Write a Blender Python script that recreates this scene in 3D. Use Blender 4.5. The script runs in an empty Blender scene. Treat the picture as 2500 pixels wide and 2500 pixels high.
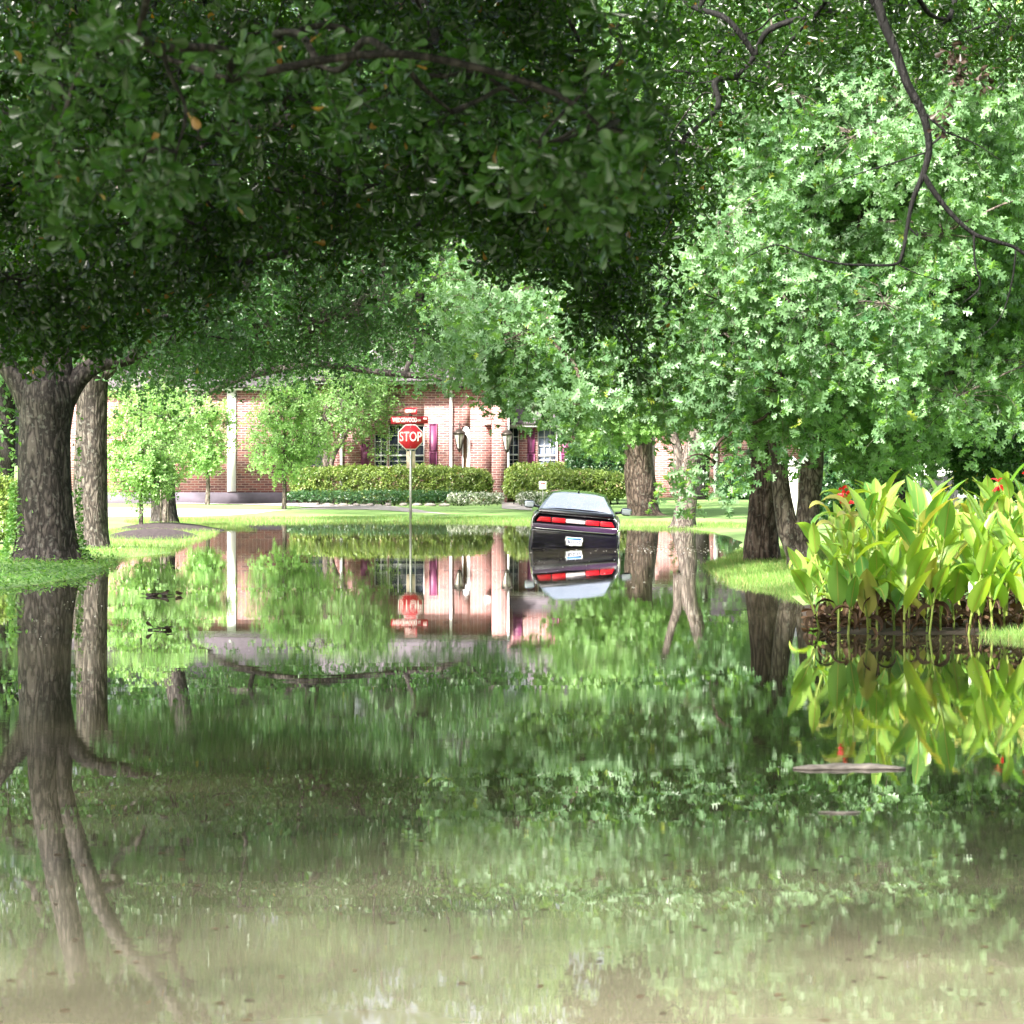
import bpy, bmesh, math
import numpy as np
from mathutils import Vector, Matrix

R = math.radians
SC = bpy.context.scene
F = 8000.0; CH = 1.83; HV = 1124.0; CU = 1250.0      # focal (px of a 2500 px frame), eye height, horizon row, centre column

# ------------------------------------------------------------------ camera
cd = bpy.data.cameras.new("camera"); cam = bpy.data.objects.new("camera", cd)
SC.collection.objects.link(cam); SC.camera = cam
cam.location = (0, 0, CH); cam.rotation_euler = (R(90), 0, 0)
cd.sensor_width = 36; cd.lens = 36 * F / 2500; cd.shift_y = (HV - 1250) / 2500
cd.clip_start = .5; cd.clip_end = 2000
cd.dof.use_dof = True; cd.dof.focus_distance = 66; cd.dof.aperture_fstop = 7.1

# ------------------------------------------------------------------ sky and sun
SUN_EL, SUN_AZ = 40.0, -145.0        # azimuth clockwise from +Y (the view direction)
w = bpy.data.worlds.new("World"); SC.world = w; w.use_nodes = True
wn = w.node_tree.nodes; bg = wn["Background"]
sky = wn.new("ShaderNodeTexSky"); sky.sky_type = 'NISHITA'; sky.sun_disc = False
sky.sun_elevation = R(SUN_EL); sky.sun_rotation = R(SUN_AZ)
sky.air_density = 1.0; sky.dust_density = 6.0; sky.ozone_density = 1.0
hs = wn.new("ShaderNodeHueSaturation"); hs.inputs["Saturation"].default_value = .5      # thin cloud whitens the sky
w.node_tree.links.new(sky.outputs[0], hs.inputs["Color"]); w.node_tree.links.new(hs.outputs[0], bg.inputs[0]); bg.inputs[1].default_value = 0.075
sd = bpy.data.lights.new("sun", 'SUN'); sun = bpy.data.objects.new("sun", sd); SC.collection.objects.link(sun)
sd.energy = 3.2; sd.angle = R(3.0); sd.color = (1.0, .95, .86)
sv = Vector((math.sin(R(SUN_AZ)) * math.cos(R(SUN_EL)), math.cos(R(SUN_AZ)) * math.cos(R(SUN_EL)), math.sin(R(SUN_EL))))
sun.rotation_euler = (-sv).to_track_quat('-Z', 'Y').to_euler()
sun.location = sv * 50
SC.view_settings.view_transform = 'Standard'; SC.view_settings.look = 'None'
SC.view_settings.gamma = 1.0; SC.view_settings.exposure = 2.75
SC.cycles.use_denoising = True
SC.cycles.max_bounces = 8; SC.cycles.transmission_bounces = 4; SC.cycles.transparent_max_bounces = 4
SC.cycles.diffuse_bounces = 4; SC.cycles.glossy_bounces = 3
SC.cycles.sample_clamp_indirect = 8

rng = np.random.default_rng(11)

# ------------------------------------------------------------------ helpers
def P(u, v, d): return np.array([(u - CU) / F * d, d, CH - (v - HV) / F * d])
def W(u, v):
    d = F * CH / (v - HV); return ((u - CU) / F * d, d)

def put(o, label=None, cat=None, group=None, kind=None, parent=None):
    if o.name not in SC.collection.objects: SC.collection.objects.link(o)
    if label: o["label"] = label
    if cat: o["category"] = cat
    if group: o["group"] = group
    if kind: o["kind"] = kind
    if parent: o.parent = parent
    return o
def empty(name, loc=(0, 0, 0), label=None, cat=None, group=None, rot=(0, 0, 0)):
    o = bpy.data.objects.new(name, None); o.location = loc; o.rotation_euler = rot; o.empty_display_size = .3
    return put(o, label, cat, group)

def np_mesh(name, V, loops, counts, mat, rnd=None, smooth=False):
    me = bpy.data.meshes.new(name)
    V = np.ascontiguousarray(V, dtype=np.float32); loops = np.ascontiguousarray(loops, dtype=np.int32)
    counts = np.ascontiguousarray(counts, dtype=np.int32)
    me.vertices.add(len(V)); me.vertices.foreach_set("co", V.ravel())
    me.loops.add(len(loops)); me.loops.foreach_set("vertex_index", loops)
    me.polygons.add(len(counts))
    st = np.zeros(len(counts), dtype=np.int32); st[1:] = np.cumsum(counts)[:-1]
    me.polygons.foreach_set("loop_start", st); me.polygons.foreach_set("loop_total", counts)
    if smooth: me.polygons.foreach_set("use_smooth", np.ones(len(counts), dtype=bool))
    me.update(calc_edges=True)
    if rnd is not None:
        a = me.attributes.new("rnd", 'FLOAT', 'POINT'); a.data.foreach_set("value", np.ascontiguousarray(rnd, dtype=np.float32))
    if mat: me.materials.append(mat)
    return me

class MB:
    """collects geometry, then builds ONE mesh object"""
    def __init__(s): s.V = []; s.L = []; s.C = []; s.Rn = []; s.n = 0
    def add(s, V, faces=None, loops=None, counts=None, rnd=None):
        V = np.asarray(V, dtype=float)
        if faces is not None:
            loops = np.array([i for f in faces for i in f]); counts = np.array([len(f) for f in faces])
        s.V.append(V); s.L.append(np.asarray(loops) + s.n); s.C.append(np.asarray(counts)); s.n += len(V)
        s.Rn.append(np.full(len(V), rng.random()) if rnd is None else rnd)
        return s
    def box(s, x0, x1, y0, y1, z0, z1):
        V = [(x, y, z) for z in (z0, z1) for y in (y0, y1) for x in (x0, x1)]
        return s.add(V, [(0, 2, 3, 1), (4, 5, 7, 6), (0, 1, 5, 4), (2, 6, 7, 3), (0, 4, 6, 2), (1, 3, 7, 5)])
    def prism(s, poly, y0, y1):
        """polygon in x,z extruded along y (poly counter-clockwise seen from -y)"""
        n = len(poly); V = [(x, y0, z) for x, z in poly] + [(x, y1, z) for x, z in poly]
        Fs = [tuple(range(n)), tuple(range(2 * n - 1, n - 1, -1))]
        Fs += [(i, i + n, (i + 1) % n + n, (i + 1) % n) for i in range(n)]
        return s.add(V, Fs)
    def tube(s, pts, rad, sides=10, shape=None, cap=True, ridge=0, seed=0):
        pts = np.asarray(pts, float); rad = np.asarray(rad, float); n = len(pts)
        T = np.gradient(pts, axis=0); T /= np.linalg.norm(T, axis=1)[:, None] + 1e-9
        a = np.linspace(0, 2 * np.pi, sides, endpoint=False)
        ref = np.array([1.0, 0, 0]) if abs(T[0, 0]) < .8 else np.array([0, 1.0, 0])
        V = []
        for i in range(n):
            t = T[i]; ref = ref - t * ref.dot(t); ref /= np.linalg.norm(ref); b = np.cross(t, ref)
            r = np.full(sides, rad[i])
            if ridge: r = r * (1 + ridge * (np.sin(a * 3 + seed + i * .11) * .5 + np.sin(a * 7 + seed * 2 + i * .07) * .35 + np.sin(a * 13 + i * .3 + seed) * .2))
            if shape is not None: r = r * shape(i / (n - 1), a)
            V.append(pts[i] + r[:, None] * (np.cos(a)[:, None] * ref + np.sin(a)[:, None] * b))
        V = np.concatenate(V)
        i, j = np.meshgrid(np.arange(n - 1), np.arange(sides), indexing='ij'); j2 = (j + 1) % sides
        q = np.stack([i * sides + j, i * sides + j2, (i + 1) * sides + j2, (i + 1) * sides + j], -1).reshape(-1, 4)
        loops = q.ravel(); counts = np.full(len(q), 4)
        if cap:
            loops = np.concatenate([loops, np.arange(sides)[::-1], np.arange(sides) + (n - 1) * sides]); counts = np.concatenate([counts, [sides, sides]])
        return s.add(V, None, loops, counts)
    def build(s, name, mat, parent=None, smooth=False, **kw):
        me = np_mesh(name, np.concatenate(s.V), np.concatenate(s.L), np.concatenate(s.C), mat, np.concatenate(s.Rn), smooth)
        return put(bpy.data.objects.new(name, me), parent=parent, **kw)

def rbox(name, mat, parent, x0, x1, y0, y1, z0, z1, bev=.02, seg=3, taper=None, **kw):
    bm = bmesh.new(); bmesh.ops.create_cube(bm, size=1)
    for v in bm.verts:
        v.co = Vector((x0 + (v.co.x + .5) * (x1 - x0), y0 + (v.co.y + .5) * (y1 - y0), z0 + (v.co.z + .5) * (z1 - z0)))
        if taper: v.co = Vector(taper(*v.co))
    bmesh.ops.bevel(bm, geom=bm.edges[:], offset=bev, segments=seg, affect='EDGES', profile=.5)
    me = bpy.data.meshes.new(name); bm.to_mesh(me); bm.free(); me.materials.append(mat)
    for p in me.polygons: p.use_smooth = True
    return put(bpy.data.objects.new(name, me), parent=parent, **kw)

def text_part(name, txt, size, mat, parent, loc, rot, sx=1.0, bold=0.0, align='CENTER', depth=.002):
    cu = bpy.data.curves.new(name, 'FONT'); cu.body = txt; cu.size = size; cu.offset = bold; cu.extrude = depth
    cu.align_x = align; cu.align_y = 'CENTER'; cu.resolution_u = 3
    t = bpy.data.objects.new(name, cu); SC.collection.objects.link(t)
    dg = bpy.context.evaluated_depsgraph_get(); me = bpy.data.meshes.new_from_object(t.evaluated_get(dg))
    bpy.data.objects.remove(t); me.materials.clear(); me.materials.append(mat)
    o = bpy.data.objects.new(name, me); o.location = loc; o.rotation_euler = rot; o.scale = (sx, 1, 1)
    return put(o, parent=parent)

# ------------------------------------------------------------------ materials
def newmat(name):
    m = bpy.data.materials.new(name); m.use_nodes = True
    nt = m.node_tree; return m, nt, nt.nodes, nt.links, nt.nodes["Principled BSDF"]
def plain(name, col, rough=.5, metal=0, spec=.5, coat=0, vary=.12, scale=6, bump=0):
    m, nt, N, L, b = newmat(name)
    b.inputs["Roughness"].default_value = rough; b.inputs["Metallic"].default_value = metal
    b.inputs["Specular IOR Level"].default_value = spec; b.inputs["Coat Weight"].default_value = coat; b.inputs["Coat Roughness"].default_value = .02
    tc = N.new("ShaderNodeTexCoord"); no = N.new("ShaderNodeTexNoise"); no.inputs["Scale"].default_value = scale; no.inputs["Detail"].default_value = 4
    L.new(tc.outputs["Object"], no.inputs["Vector"])
    rp = N.new("ShaderNodeValToRGB"); rp.color_ramp.elements[0].position = .3; rp.color_ramp.elements[1].position = .7
    rp.color_ramp.elements[0].color = tuple(c * (1 - vary) for c in col) + (1,); rp.color_ramp.elements[1].color = tuple(min(1, c * (1 + vary)) for c in col) + (1,)
    L.new(no.outputs["Fac"], rp.inputs["Fac"]); L.new(rp.outputs["Color"], b.inputs["Base Color"])
    if bump:
        bp = N.new("ShaderNodeBump"); bp.inputs["Distance"].default_value = bump; L.new(no.outputs["Fac"], bp.inputs["Height"]); L.new(bp.outputs[0], b.inputs["Normal"])
    return m
def leafmat(name, c0, c1, trans=.35, tcol=None, rough=.38, spec=.5, odd=None, oddp=.03):
    m, nt, N, L, b = newmat(name)
    at = N.new("ShaderNodeAttribute"); at.attribute_name = "rnd"
    rp = N.new("ShaderNodeValToRGB"); e = rp.color_ramp.elements
    e[0].position = 0; e[0].color = (*c0, 1); e[1].position = 1 - oddp - .01; e[1].color = (*c1, 1)
    if odd: q = e.new(1 - oddp); q.color = (*odd, 1)
    L.new(at.outputs["Fac"], rp.inputs["Fac"]); L.new(rp.outputs["Color"], b.inputs["Base Color"])
    b.inputs["Roughness"].default_value = rough; b.inputs["Specular IOR Level"].default_value = spec
    tr = N.new("ShaderNodeBsdfTranslucent"); mx = N.new("ShaderNodeMixShader"); mx.inputs[0].default_value = trans
    mc = N.new("ShaderNodeMix"); mc.data_type = 'RGBA'; mc.blend_type = 'MULTIPLY'; mc.inputs[0].default_value = 1
    L.new(rp.outputs["Color"], mc.inputs[6]); mc.inputs[7].default_value = (*(tcol or (2.6, 2.4, .9)), 1)
    L.new(mc.outputs[2], tr.inputs["Color"]); L.new(b.outputs[0], mx.inputs[1]); L.new(tr.outputs[0], mx.inputs[2])
    L.new(mx.outputs[0], N["Material Output"].inputs["Surface"])
    return m
def barkmat(name, c0, c1, lichen=(.35, .36, .33), amt=.35, sc=9, bump=.03):
    m, nt, N, L, b = newmat(name); b.inputs["Roughness"].default_value = .8; b.inputs["Specular IOR Level"].default_value = .3
    tc = N.new("ShaderNodeTexCoord"); mp = N.new("ShaderNodeMapping"); mp.inputs["Scale"].default_value = (1, 1, .28)
    L.new(tc.outputs["Object"], mp.inputs[0])
    vo = N.new("ShaderNodeTexVoronoi"); vo.feature = 'DISTANCE_TO_EDGE'; vo.inputs["Scale"].default_value = sc
    dn = N.new("ShaderNodeTexNoise"); dn.inputs["Scale"].default_value = 5; dn.inputs["Detail"].default_value = 5
    L.new(mp.outputs[0], dn.inputs["Vector"])
    ad = N.new("ShaderNodeVectorMath"); ad.operation = 'MULTIPLY_ADD'; ad.inputs[1].default_value = (.35, .35, .35)
    L.new(dn.outputs["Color"], ad.inputs[0]); L.new(mp.outputs[0], ad.inputs[2]); L.new(ad.outputs[0], vo.inputs["Vector"])
    no = N.new("ShaderNodeTexNoise"); no.inputs["Scale"].default_value = sc * 3; no.inputs["Detail"].default_value = 6; L.new(mp.outputs[0], no.inputs["Vector"])
    rp = N.new("ShaderNodeValToRGB"); rp.color_ramp.elements[0].position = 0; rp.color_ramp.elements[0].color = (*[c * .35 for c in c0], 1)
    rp.color_ramp.elements[1].position = .28; rp.color_ramp.elements[1].color = (*c1, 1); q = rp.color_ramp.elements.new(.1); q.color = (*c0, 1)
    mu = N.new("ShaderNodeMath"); mu.operation = 'MULTIPLY'; L.new(vo.outputs["Distance"], mu.inputs[0])
    ma = N.new("ShaderNodeMath"); ma.operation = 'ADD'; ma.inputs[1].default_value = .45; L.new(no.outputs["Fac"], ma.inputs[0]); L.new(ma.outputs[0], mu.inputs[1])
    L.new(mu.outputs[0], rp.inputs[0])
    ln = N.new("ShaderNodeTexNoise"); ln.inputs["Scale"].default_value = 13; ln.inputs["Detail"].default_value = 5; L.new(tc.outputs["Object"], ln.inputs["Vector"])
    lr = N.new("ShaderNodeValToRGB"); lr.color_ramp.elements[0].position = .56; lr.color_ramp.elements[1].position = .68; L.new(ln.outputs["Fac"], lr.inputs[0])
    lm = N.new("ShaderNodeMath"); lm.operation = 'MULTIPLY'; lm.inputs[1].default_value = amt; L.new(lr.outputs[0], lm.inputs[0])
    mc = N.new("ShaderNodeMix"); mc.data_type = 'RGBA'; L.new(lm.outputs[0], mc.inputs[0]); L.new(rp.outputs[0], mc.inputs[6]); mc.inputs[7].default_value = (*lichen, 1)
    L.new(mc.outputs[2], b.inputs["Base Color"])
    bp = N.new("ShaderNodeBump"); bp.inputs["Distance"].default_value = bump; L.new(mu.outputs[0], bp.inputs["Height"]); L.new(bp.outputs[0], b.inputs["Normal"])
    return m
def brickmat(name, c1, c2, mortar, dark=(.06, .035, .05)):
    m, nt, N, L, b = newmat(name); b.inputs["Roughness"].default_value = .85
    tc = N.new("ShaderNodeTexCoord"); sp = N.new("ShaderNodeSeparateXYZ"); cb = N.new("ShaderNodeCombineXYZ")
    L.new(tc.outputs["Object"], sp.inputs[0]); s2 = N.new("ShaderNodeMath"); s2.operation = 'ADD'
    L.new(sp.outputs[0], s2.inputs[0]); L.new(sp.outputs[1], s2.inputs[1]); L.new(s2.outputs[0], cb.inputs[0]); L.new(sp.outputs[2], cb.inputs[1])
    br = N.new("ShaderNodeTexBrick"); br.inputs["Scale"].default_value = 1; br.inputs["Brick Width"].default_value = .28; br.inputs["Row Height"].default_value = .088
    br.inputs["Mortar Size"].default_value = .013; br.inputs["Mortar Smooth"].default_value = .1; br.inputs["Bias"].default_value = -.1
    br.inputs["Color1"].default_value = (*c1, 1); br.inputs["Color2"].default_value = (*dark, 1); br.inputs["Mortar"].default_value = (*mortar, 1)
    L.new(cb.outputs[0], br.inputs["Vector"])
    no = N.new("ShaderNodeTexNoise"); no.inputs["Scale"].default_value = 2.2; no.inputs["Detail"].default_value = 5; L.new(cb.outputs[0], no.inputs["Vector"])
    mc = N.new("ShaderNodeMix"); mc.data_type = 'RGBA'; L.new(no.outputs["Fac"], mc.inputs[0]); L.new(br.outputs["Color"], mc.inputs[6]); mc.inputs[7].default_value = (*c2, 1)
    sc = N.new("ShaderNodeMath"); sc.operation = 'MULTIPLY'; sc.inputs[1].default_value = .5; L.new(no.outputs["Fac"], sc.inputs[0]); L.new(sc.outputs[0], mc.inputs[0])
    L.new(mc.outputs[2], b.inputs["Base Color"])
    bp = N.new("ShaderNodeBump"); bp.inputs["Distance"].default_value = .006; bp.invert = True; L.new(br.outputs["Fac"], bp.inputs["Height"]); L.new(bp.outputs[0], b.inputs["Normal"])
    return m

M = {}
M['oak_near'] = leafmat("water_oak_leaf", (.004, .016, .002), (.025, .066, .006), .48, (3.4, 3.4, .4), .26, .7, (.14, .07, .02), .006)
M['oak_lit'] = leafmat("lit_oak_leaf", (.010, .038, .006), (.045, .11, .022), .40, (2.2, 2.4, .6), .30, .7, (.30, .16, .06), .03)  # paler green puts light into the colour of the shaded near shoots
M['oak_mid'] = leafmat("oak_leaf_mid", (.022, .065, .022), (.07, .16, .045), .35, (2.2, 2.3, .9), .33, .6, (.22, .2, .04), .02)
M['oak_pale'] = leafmat("oak_leaf_pale", (.028, .085, .03), (.19, .31, .16), .36, (2.2, 2.5, .55), .42, .55, (.28, .33, .06), .02)
M['sapling'] = leafmat("sapling_leaf", (.13, .28, .09), (.32, .48, .19), .42, (1.9, 1.9, 1.0), .4, .5, (.35, .42, .10), .05)
M['far'] = leafmat("far_leaf", (.04, .10, .04), (.11, .21, .08), .4, (2.0, 2.0, .9), .4, .5)
M['far_light'] = leafmat("far_light_leaf", (.09, .19, .06), (.2, .33, .11), .4, (1.8, 1.8, .9), .4, .5)
M['hedge'] = leafmat("hedge_leaf", (.05, .10, .02), (.22, .30, .07), .3, (1.8, 1.8, .8), .35, .6, (.42, .30, .2), .08)
M['hedge_dark'] = leafmat("dark_bush_leaf", (.02, .07, .03), (.07, .16, .06), .3, None, .3, .7)
M['ivy'] = leafmat("ivy_leaf", (.05, .14, .03), (.14, .28, .06), .35, None, .35, .6)
M['dead'] = leafmat("dead_leaf", (.022, .013, .009), (.12, .072, .042), .3, (1.6, 1.2, .8), .6, .3)
M['dead_dark'] = leafmat("wet_dead_leaf", (.02, .013, .01), (.08, .055, .04), .2, (1.6, 1.2, .8), .3, .6)
M['canna'] = leafmat("canna_leaf", (.13, .32, .07), (.38, .55, .09), .42, (1.6, 1.5, .5), .33, .6, (.42, .42, .12), .06)
M['canna_stem'] = leafmat("canna_stem", (.16, .26, .05), (.32, .40, .09), .2, None, .4, .5)
M['petal'] = leafmat("canna_petal", (.65, .03, .03), (.8, .05, .06), .35, (1.3, 1.2, 1.2), .4, .4)
M['flower_white'] = leafmat("white_flowers", (.05, .12, .04), (.30, .38, .2), .3, (1, 1, 1), .5, .3, (.75, .75, .68), .42)
M['grass'] = leafmat("grass_blade", (.10, .21, .04), (.23, .35, .10), .4, (1.6, 1.5, .7), .45, .4, (.45, .38, .2), .07)
M['bark'] = barkmat("oak_bark", (.026, .02, .019), (.07, .058, .053), (.22, .22, .2), .25)
M['bark_pale'] = barkmat("pale_bark", (.075, .058, .05), (.17, .14, .12), (.30, .31, .27), .4, 11)
M['bark_second'] = barkmat("grey_bark", (.05, .04, .035), (.125, .105, .092), (.26, .26, .23), .35, 10)
M['bark_brown'] = barkmat("brown_bark", (.06, .04, .032), (.145, .105, .088), (.4, .38, .33), .22, 8, .05)
M['bark_dark'] = barkmat("dark_bark", (.016, .013, .012), (.04, .034, .03), (.10, .11, .09), .2, 14)
M['bark_black'] = barkmat("black_bark", (.004, .0035, .0035), (.009, .008, .008), (.02, .02, .018), .2, 14)
M['brick'] = brickmat("red_brick", (.35, .135, .12), (.29, .11, .105), (.50, .39, .37))
M['trim'] = plain("white_trim", (.78, .78, .8), .5, vary=.05)
M['roof'] = plain("shingle_roof", (.09, .075, .09), .85, vary=.3, scale=9)
M['shutter'] = plain("purple_shutter", (.17, .035, .10), .5, vary=.1)
M['glass'] = plain("window_glass", (.025, .035, .06), .06, spec=.8, vary=.5, scale=1.6)
M['glass_pale'] = plain("curtained_glass", (.22, .26, .36), .1, spec=.8, vary=.3, scale=1.6)
M['found'] = plain("foundation_concrete", (.10, .085, .11), .9, vary=.35, scale=1.5)
M['concrete'] = plain("concrete", (.33, .30, .30), .85, vary=.12, scale=1.2, bump=.003)
M['asphalt'] = plain("asphalt", (.06, .06, .06), .9)
M['metal_dark'] = plain("dark_bronze", (.045, .038, .032), .45, metal=.6)
M['lampglass'] = plain("lamp_glass", (.45, .43, .38), .2)
M['galv'] = plain("galvanised_steel", (.42, .42, .40), .45, metal=.7)
M['red'] = plain("sign_red", (.62, .025, .04), .38, vary=.14, scale=3)
M['dkred'] = plain("street_sign_red", (.42, .012, .03), .4, vary=.1)
M['white'] = plain("sign_white", (.82, .81, .78), .4, vary=.03)
M['tan'] = plain("sign_back_tan", (.62, .50, .38), .6)
M['paint'] = plain("car_paint", (.005, .004, .012), .16, spec=.6, coat=1, vary=.05)
M['blacktrim'] = plain("black_trim", (.012, .011, .02), .35, vary=.1)
M['purpletrim'] = plain("bumper_top", (.045, .02, .06), .3, coat=.5)
M['carglass'] = plain("car_glass", (.86, .88, .92), .05, metal=.75, spec=1, coat=1, vary=.05)  # near-white base put in for the white sky seen in the glass
M['chrome'] = plain("chrome", (.75, .75, .78), .12, metal=1, vary=.03)
M['mirror'] = plain("mirror_glass", (.50, .56, .62), .15, metal=.3, coat=1, vary=.08)  # pale grey base stands in for a reflection of bright sky
M['taillight'] = plain("tail_light_red", (.50, .006, .018), .2, coat=1, vary=.25, scale=14)
M['clearlens'] = plain("clear_lens", (.62, .55, .58), .25, coat=.6, vary=.1, scale=20)
M['rubber'] = plain("rubber", (.02, .02, .02), .8)
M['plate_blue'] = plain("plate_blue", (.10, .32, .75), .4)
M['plate_white'] = plain("plate_white", (.80, .82, .88), .4, vary=.03)
M['ink'] = plain("ink", (.02, .03, .12), .5)
M['mulch'] = plain("mulch", (.04, .027, .03), .95, vary=.8, scale=11, bump=.06)
M['drift'] = plain("driftwood", (.30, .26, .24), .8, vary=.4, scale=14, bump=.01)
M['yellow'] = plain("yellow_boards", (.62, .40, .14), .6, vary=.15)
M['greywood'] = plain("grey_boards", (.42, .38, .40), .8, vary=.25)
M['stone'] = plain("edging_stone", (.28, .25, .23), .8, vary=.3, scale=8)
M['cap'] = plain("mailbox_stone", (.6, .58, .6), .7)
M['foam'] = plain("foam_fleck", (.8, .78, .74), .6)

# ground: lawn with mud under the water
m, nt, N, L, b = newmat("lawn_and_mud"); M['ground'] = m
b.inputs["Roughness"].default_value = .9
tc = N.new("ShaderNodeTexCoord"); sp = N.new("ShaderNodeSeparateXYZ"); L.new(tc.outputs["Object"], sp.inputs[0])
n1 = N.new("ShaderNodeTexNoise"); n1.inputs["Scale"].default_value = .5; n1.inputs["Detail"].default_value = 6; L.new(tc.outputs["Object"], n1.inputs["Vector"])
n2 = N.new("ShaderNodeTexNoise"); n2.inputs["Scale"].default_value = 16; n2.inputs["Detail"].default_value = 4; L.new(tc.outputs["Object"], n2.inputs["Vector"])
r1 = N.new("ShaderNodeValToRGB"); e = r1.color_ramp.elements; e[0].position = .3; e[0].color = (.10, .22, .05, 1); e[1].position = .7; e[1].color = (.25, .37, .12, 1)
av = N.new("ShaderNodeMath"); av.operation = 'MULTIPLY_ADD'; av.inputs[1].default_value = .5
hv = N.new("ShaderNodeMath"); hv.operation = 'MULTIPLY'; hv.inputs[1].default_value = .5; L.new(n2.outputs["Fac"], hv.inputs[0])
L.new(n1.outputs["Fac"], av.inputs[0]); L.new(hv.outputs[0], av.inputs[2]); L.new(av.outputs[0], r1.inputs[0])
mr = N.new("ShaderNodeMapRange"); mr.inputs[1].default_value = -.02; mr.inputs[2].default_value = .01; L.new(sp.outputs[2], mr.inputs[0])
mc = N.new("ShaderNodeMix"); mc.data_type = 'RGBA'; mc.inputs[6].default_value = (.16, .12, .07, 1); L.new(mr.outputs[0], mc.inputs[0]); L.new(r1.outputs[0], mc.inputs[7])
so = N.new("ShaderNodeAttribute"); so.attribute_name = "soil"; ms = N.new("ShaderNodeMix"); ms.data_type = 'RGBA'
L.new(so.outputs["Fac"], ms.inputs[0]); L.new(mc.outputs[2], ms.inputs[6]); ms.inputs[7].default_value = (.035, .024, .018, 1); L.new(ms.outputs[2], b.inputs["Base Color"])
bp = N.new("ShaderNodeBump"); bp.inputs["Distance"].default_value = .02; L.new(n2.outputs["Fac"], bp.inputs["Height"]); L.new(bp.outputs[0], b.inputs["Normal"])

# flood water: muddy body under a mirror surface with fine ripples
m, nt, N, L, b = newmat("flood_water"); M['water'] = m
b.inputs["IOR"].default_value = 1.333; b.inputs["Roughness"].default_value = .004
b.inputs["Specular IOR Level"].default_value = .5
tc = N.new("ShaderNodeTexCoord")
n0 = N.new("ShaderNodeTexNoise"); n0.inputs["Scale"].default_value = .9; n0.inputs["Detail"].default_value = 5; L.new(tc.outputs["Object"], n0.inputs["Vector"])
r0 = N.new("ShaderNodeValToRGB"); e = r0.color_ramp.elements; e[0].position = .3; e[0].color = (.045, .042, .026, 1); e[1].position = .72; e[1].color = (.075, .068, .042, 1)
L.new(n0.outputs["Fac"], r0.inputs[0]); sy = N.new("ShaderNodeSeparateXYZ"); L.new(tc.outputs["Object"], sy.inputs[0])      # near water painted paler, putting its brighter light into the colour
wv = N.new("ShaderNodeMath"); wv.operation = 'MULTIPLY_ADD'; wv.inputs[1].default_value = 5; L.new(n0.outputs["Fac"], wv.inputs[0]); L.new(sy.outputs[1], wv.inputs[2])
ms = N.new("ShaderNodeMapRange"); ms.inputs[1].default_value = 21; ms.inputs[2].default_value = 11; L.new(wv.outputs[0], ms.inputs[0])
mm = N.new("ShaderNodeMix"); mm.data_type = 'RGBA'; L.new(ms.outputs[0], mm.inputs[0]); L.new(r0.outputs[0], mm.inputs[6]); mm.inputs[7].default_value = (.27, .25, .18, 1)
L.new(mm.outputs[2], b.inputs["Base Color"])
na = N.new("ShaderNodeTexNoise"); na.inputs["Scale"].default_value = 7; na.inputs["Detail"].default_value = 3
nb = N.new("ShaderNodeTexNoise"); nb.inputs["Scale"].default_value = .8; nb.inputs["Detail"].default_value = 2
nc = N.new("ShaderNodeTexNoise"); nc.inputs["Scale"].default_value = .22; nc.inputs["Detail"].default_value = 3
mpw = N.new("ShaderNodeMapping"); mpw.inputs["Scale"].default_value = (.6, 1.4, 1); L.new(tc.outputs["Object"], mpw.inputs[0])
for q in (na, nb, nc): L.new(mpw.outputs[0], q.inputs["Vector"])
gate = N.new("ShaderNodeMapRange"); gate.inputs[1].default_value = .42; gate.inputs[2].default_value = .72; gate.inputs[3].default_value = .35; gate.inputs[4].default_value = 3.5
L.new(nc.outputs["Fac"], gate.inputs[0])
b1 = N.new("ShaderNodeBump"); b1.inputs["Distance"].default_value = .00010; L.new(na.outputs["Fac"], b1.inputs["Height"]); L.new(gate.outputs[0], b1.inputs["Strength"])
mg = N.new("ShaderNodeMath"); mg.operation = 'MULTIPLY'; mg.inputs[1].default_value = 1.0; L.new(na.outputs["Fac"], mg.inputs[0])
mg2 = N.new("ShaderNodeMath"); mg2.operation = 'MULTIPLY'; L.new(mg.outputs[0], mg2.inputs[0]); L.new(gate.outputs[0], mg2.inputs[1]); L.new(mg2.outputs[0], b1.inputs["Height"])
for l in list(b1.inputs["Strength"].links): L.remove(l)
b1.inputs["Strength"].default_value = 1
b2 = N.new("ShaderNodeBump"); b2.inputs["Distance"].default_value = .00045; L.new(nb.outputs["Fac"], b2.inputs["Height"]); L.new(b1.outputs[0], b2.inputs["Normal"])
L.new(b2.outputs[0], b.inputs["Normal"])

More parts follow.
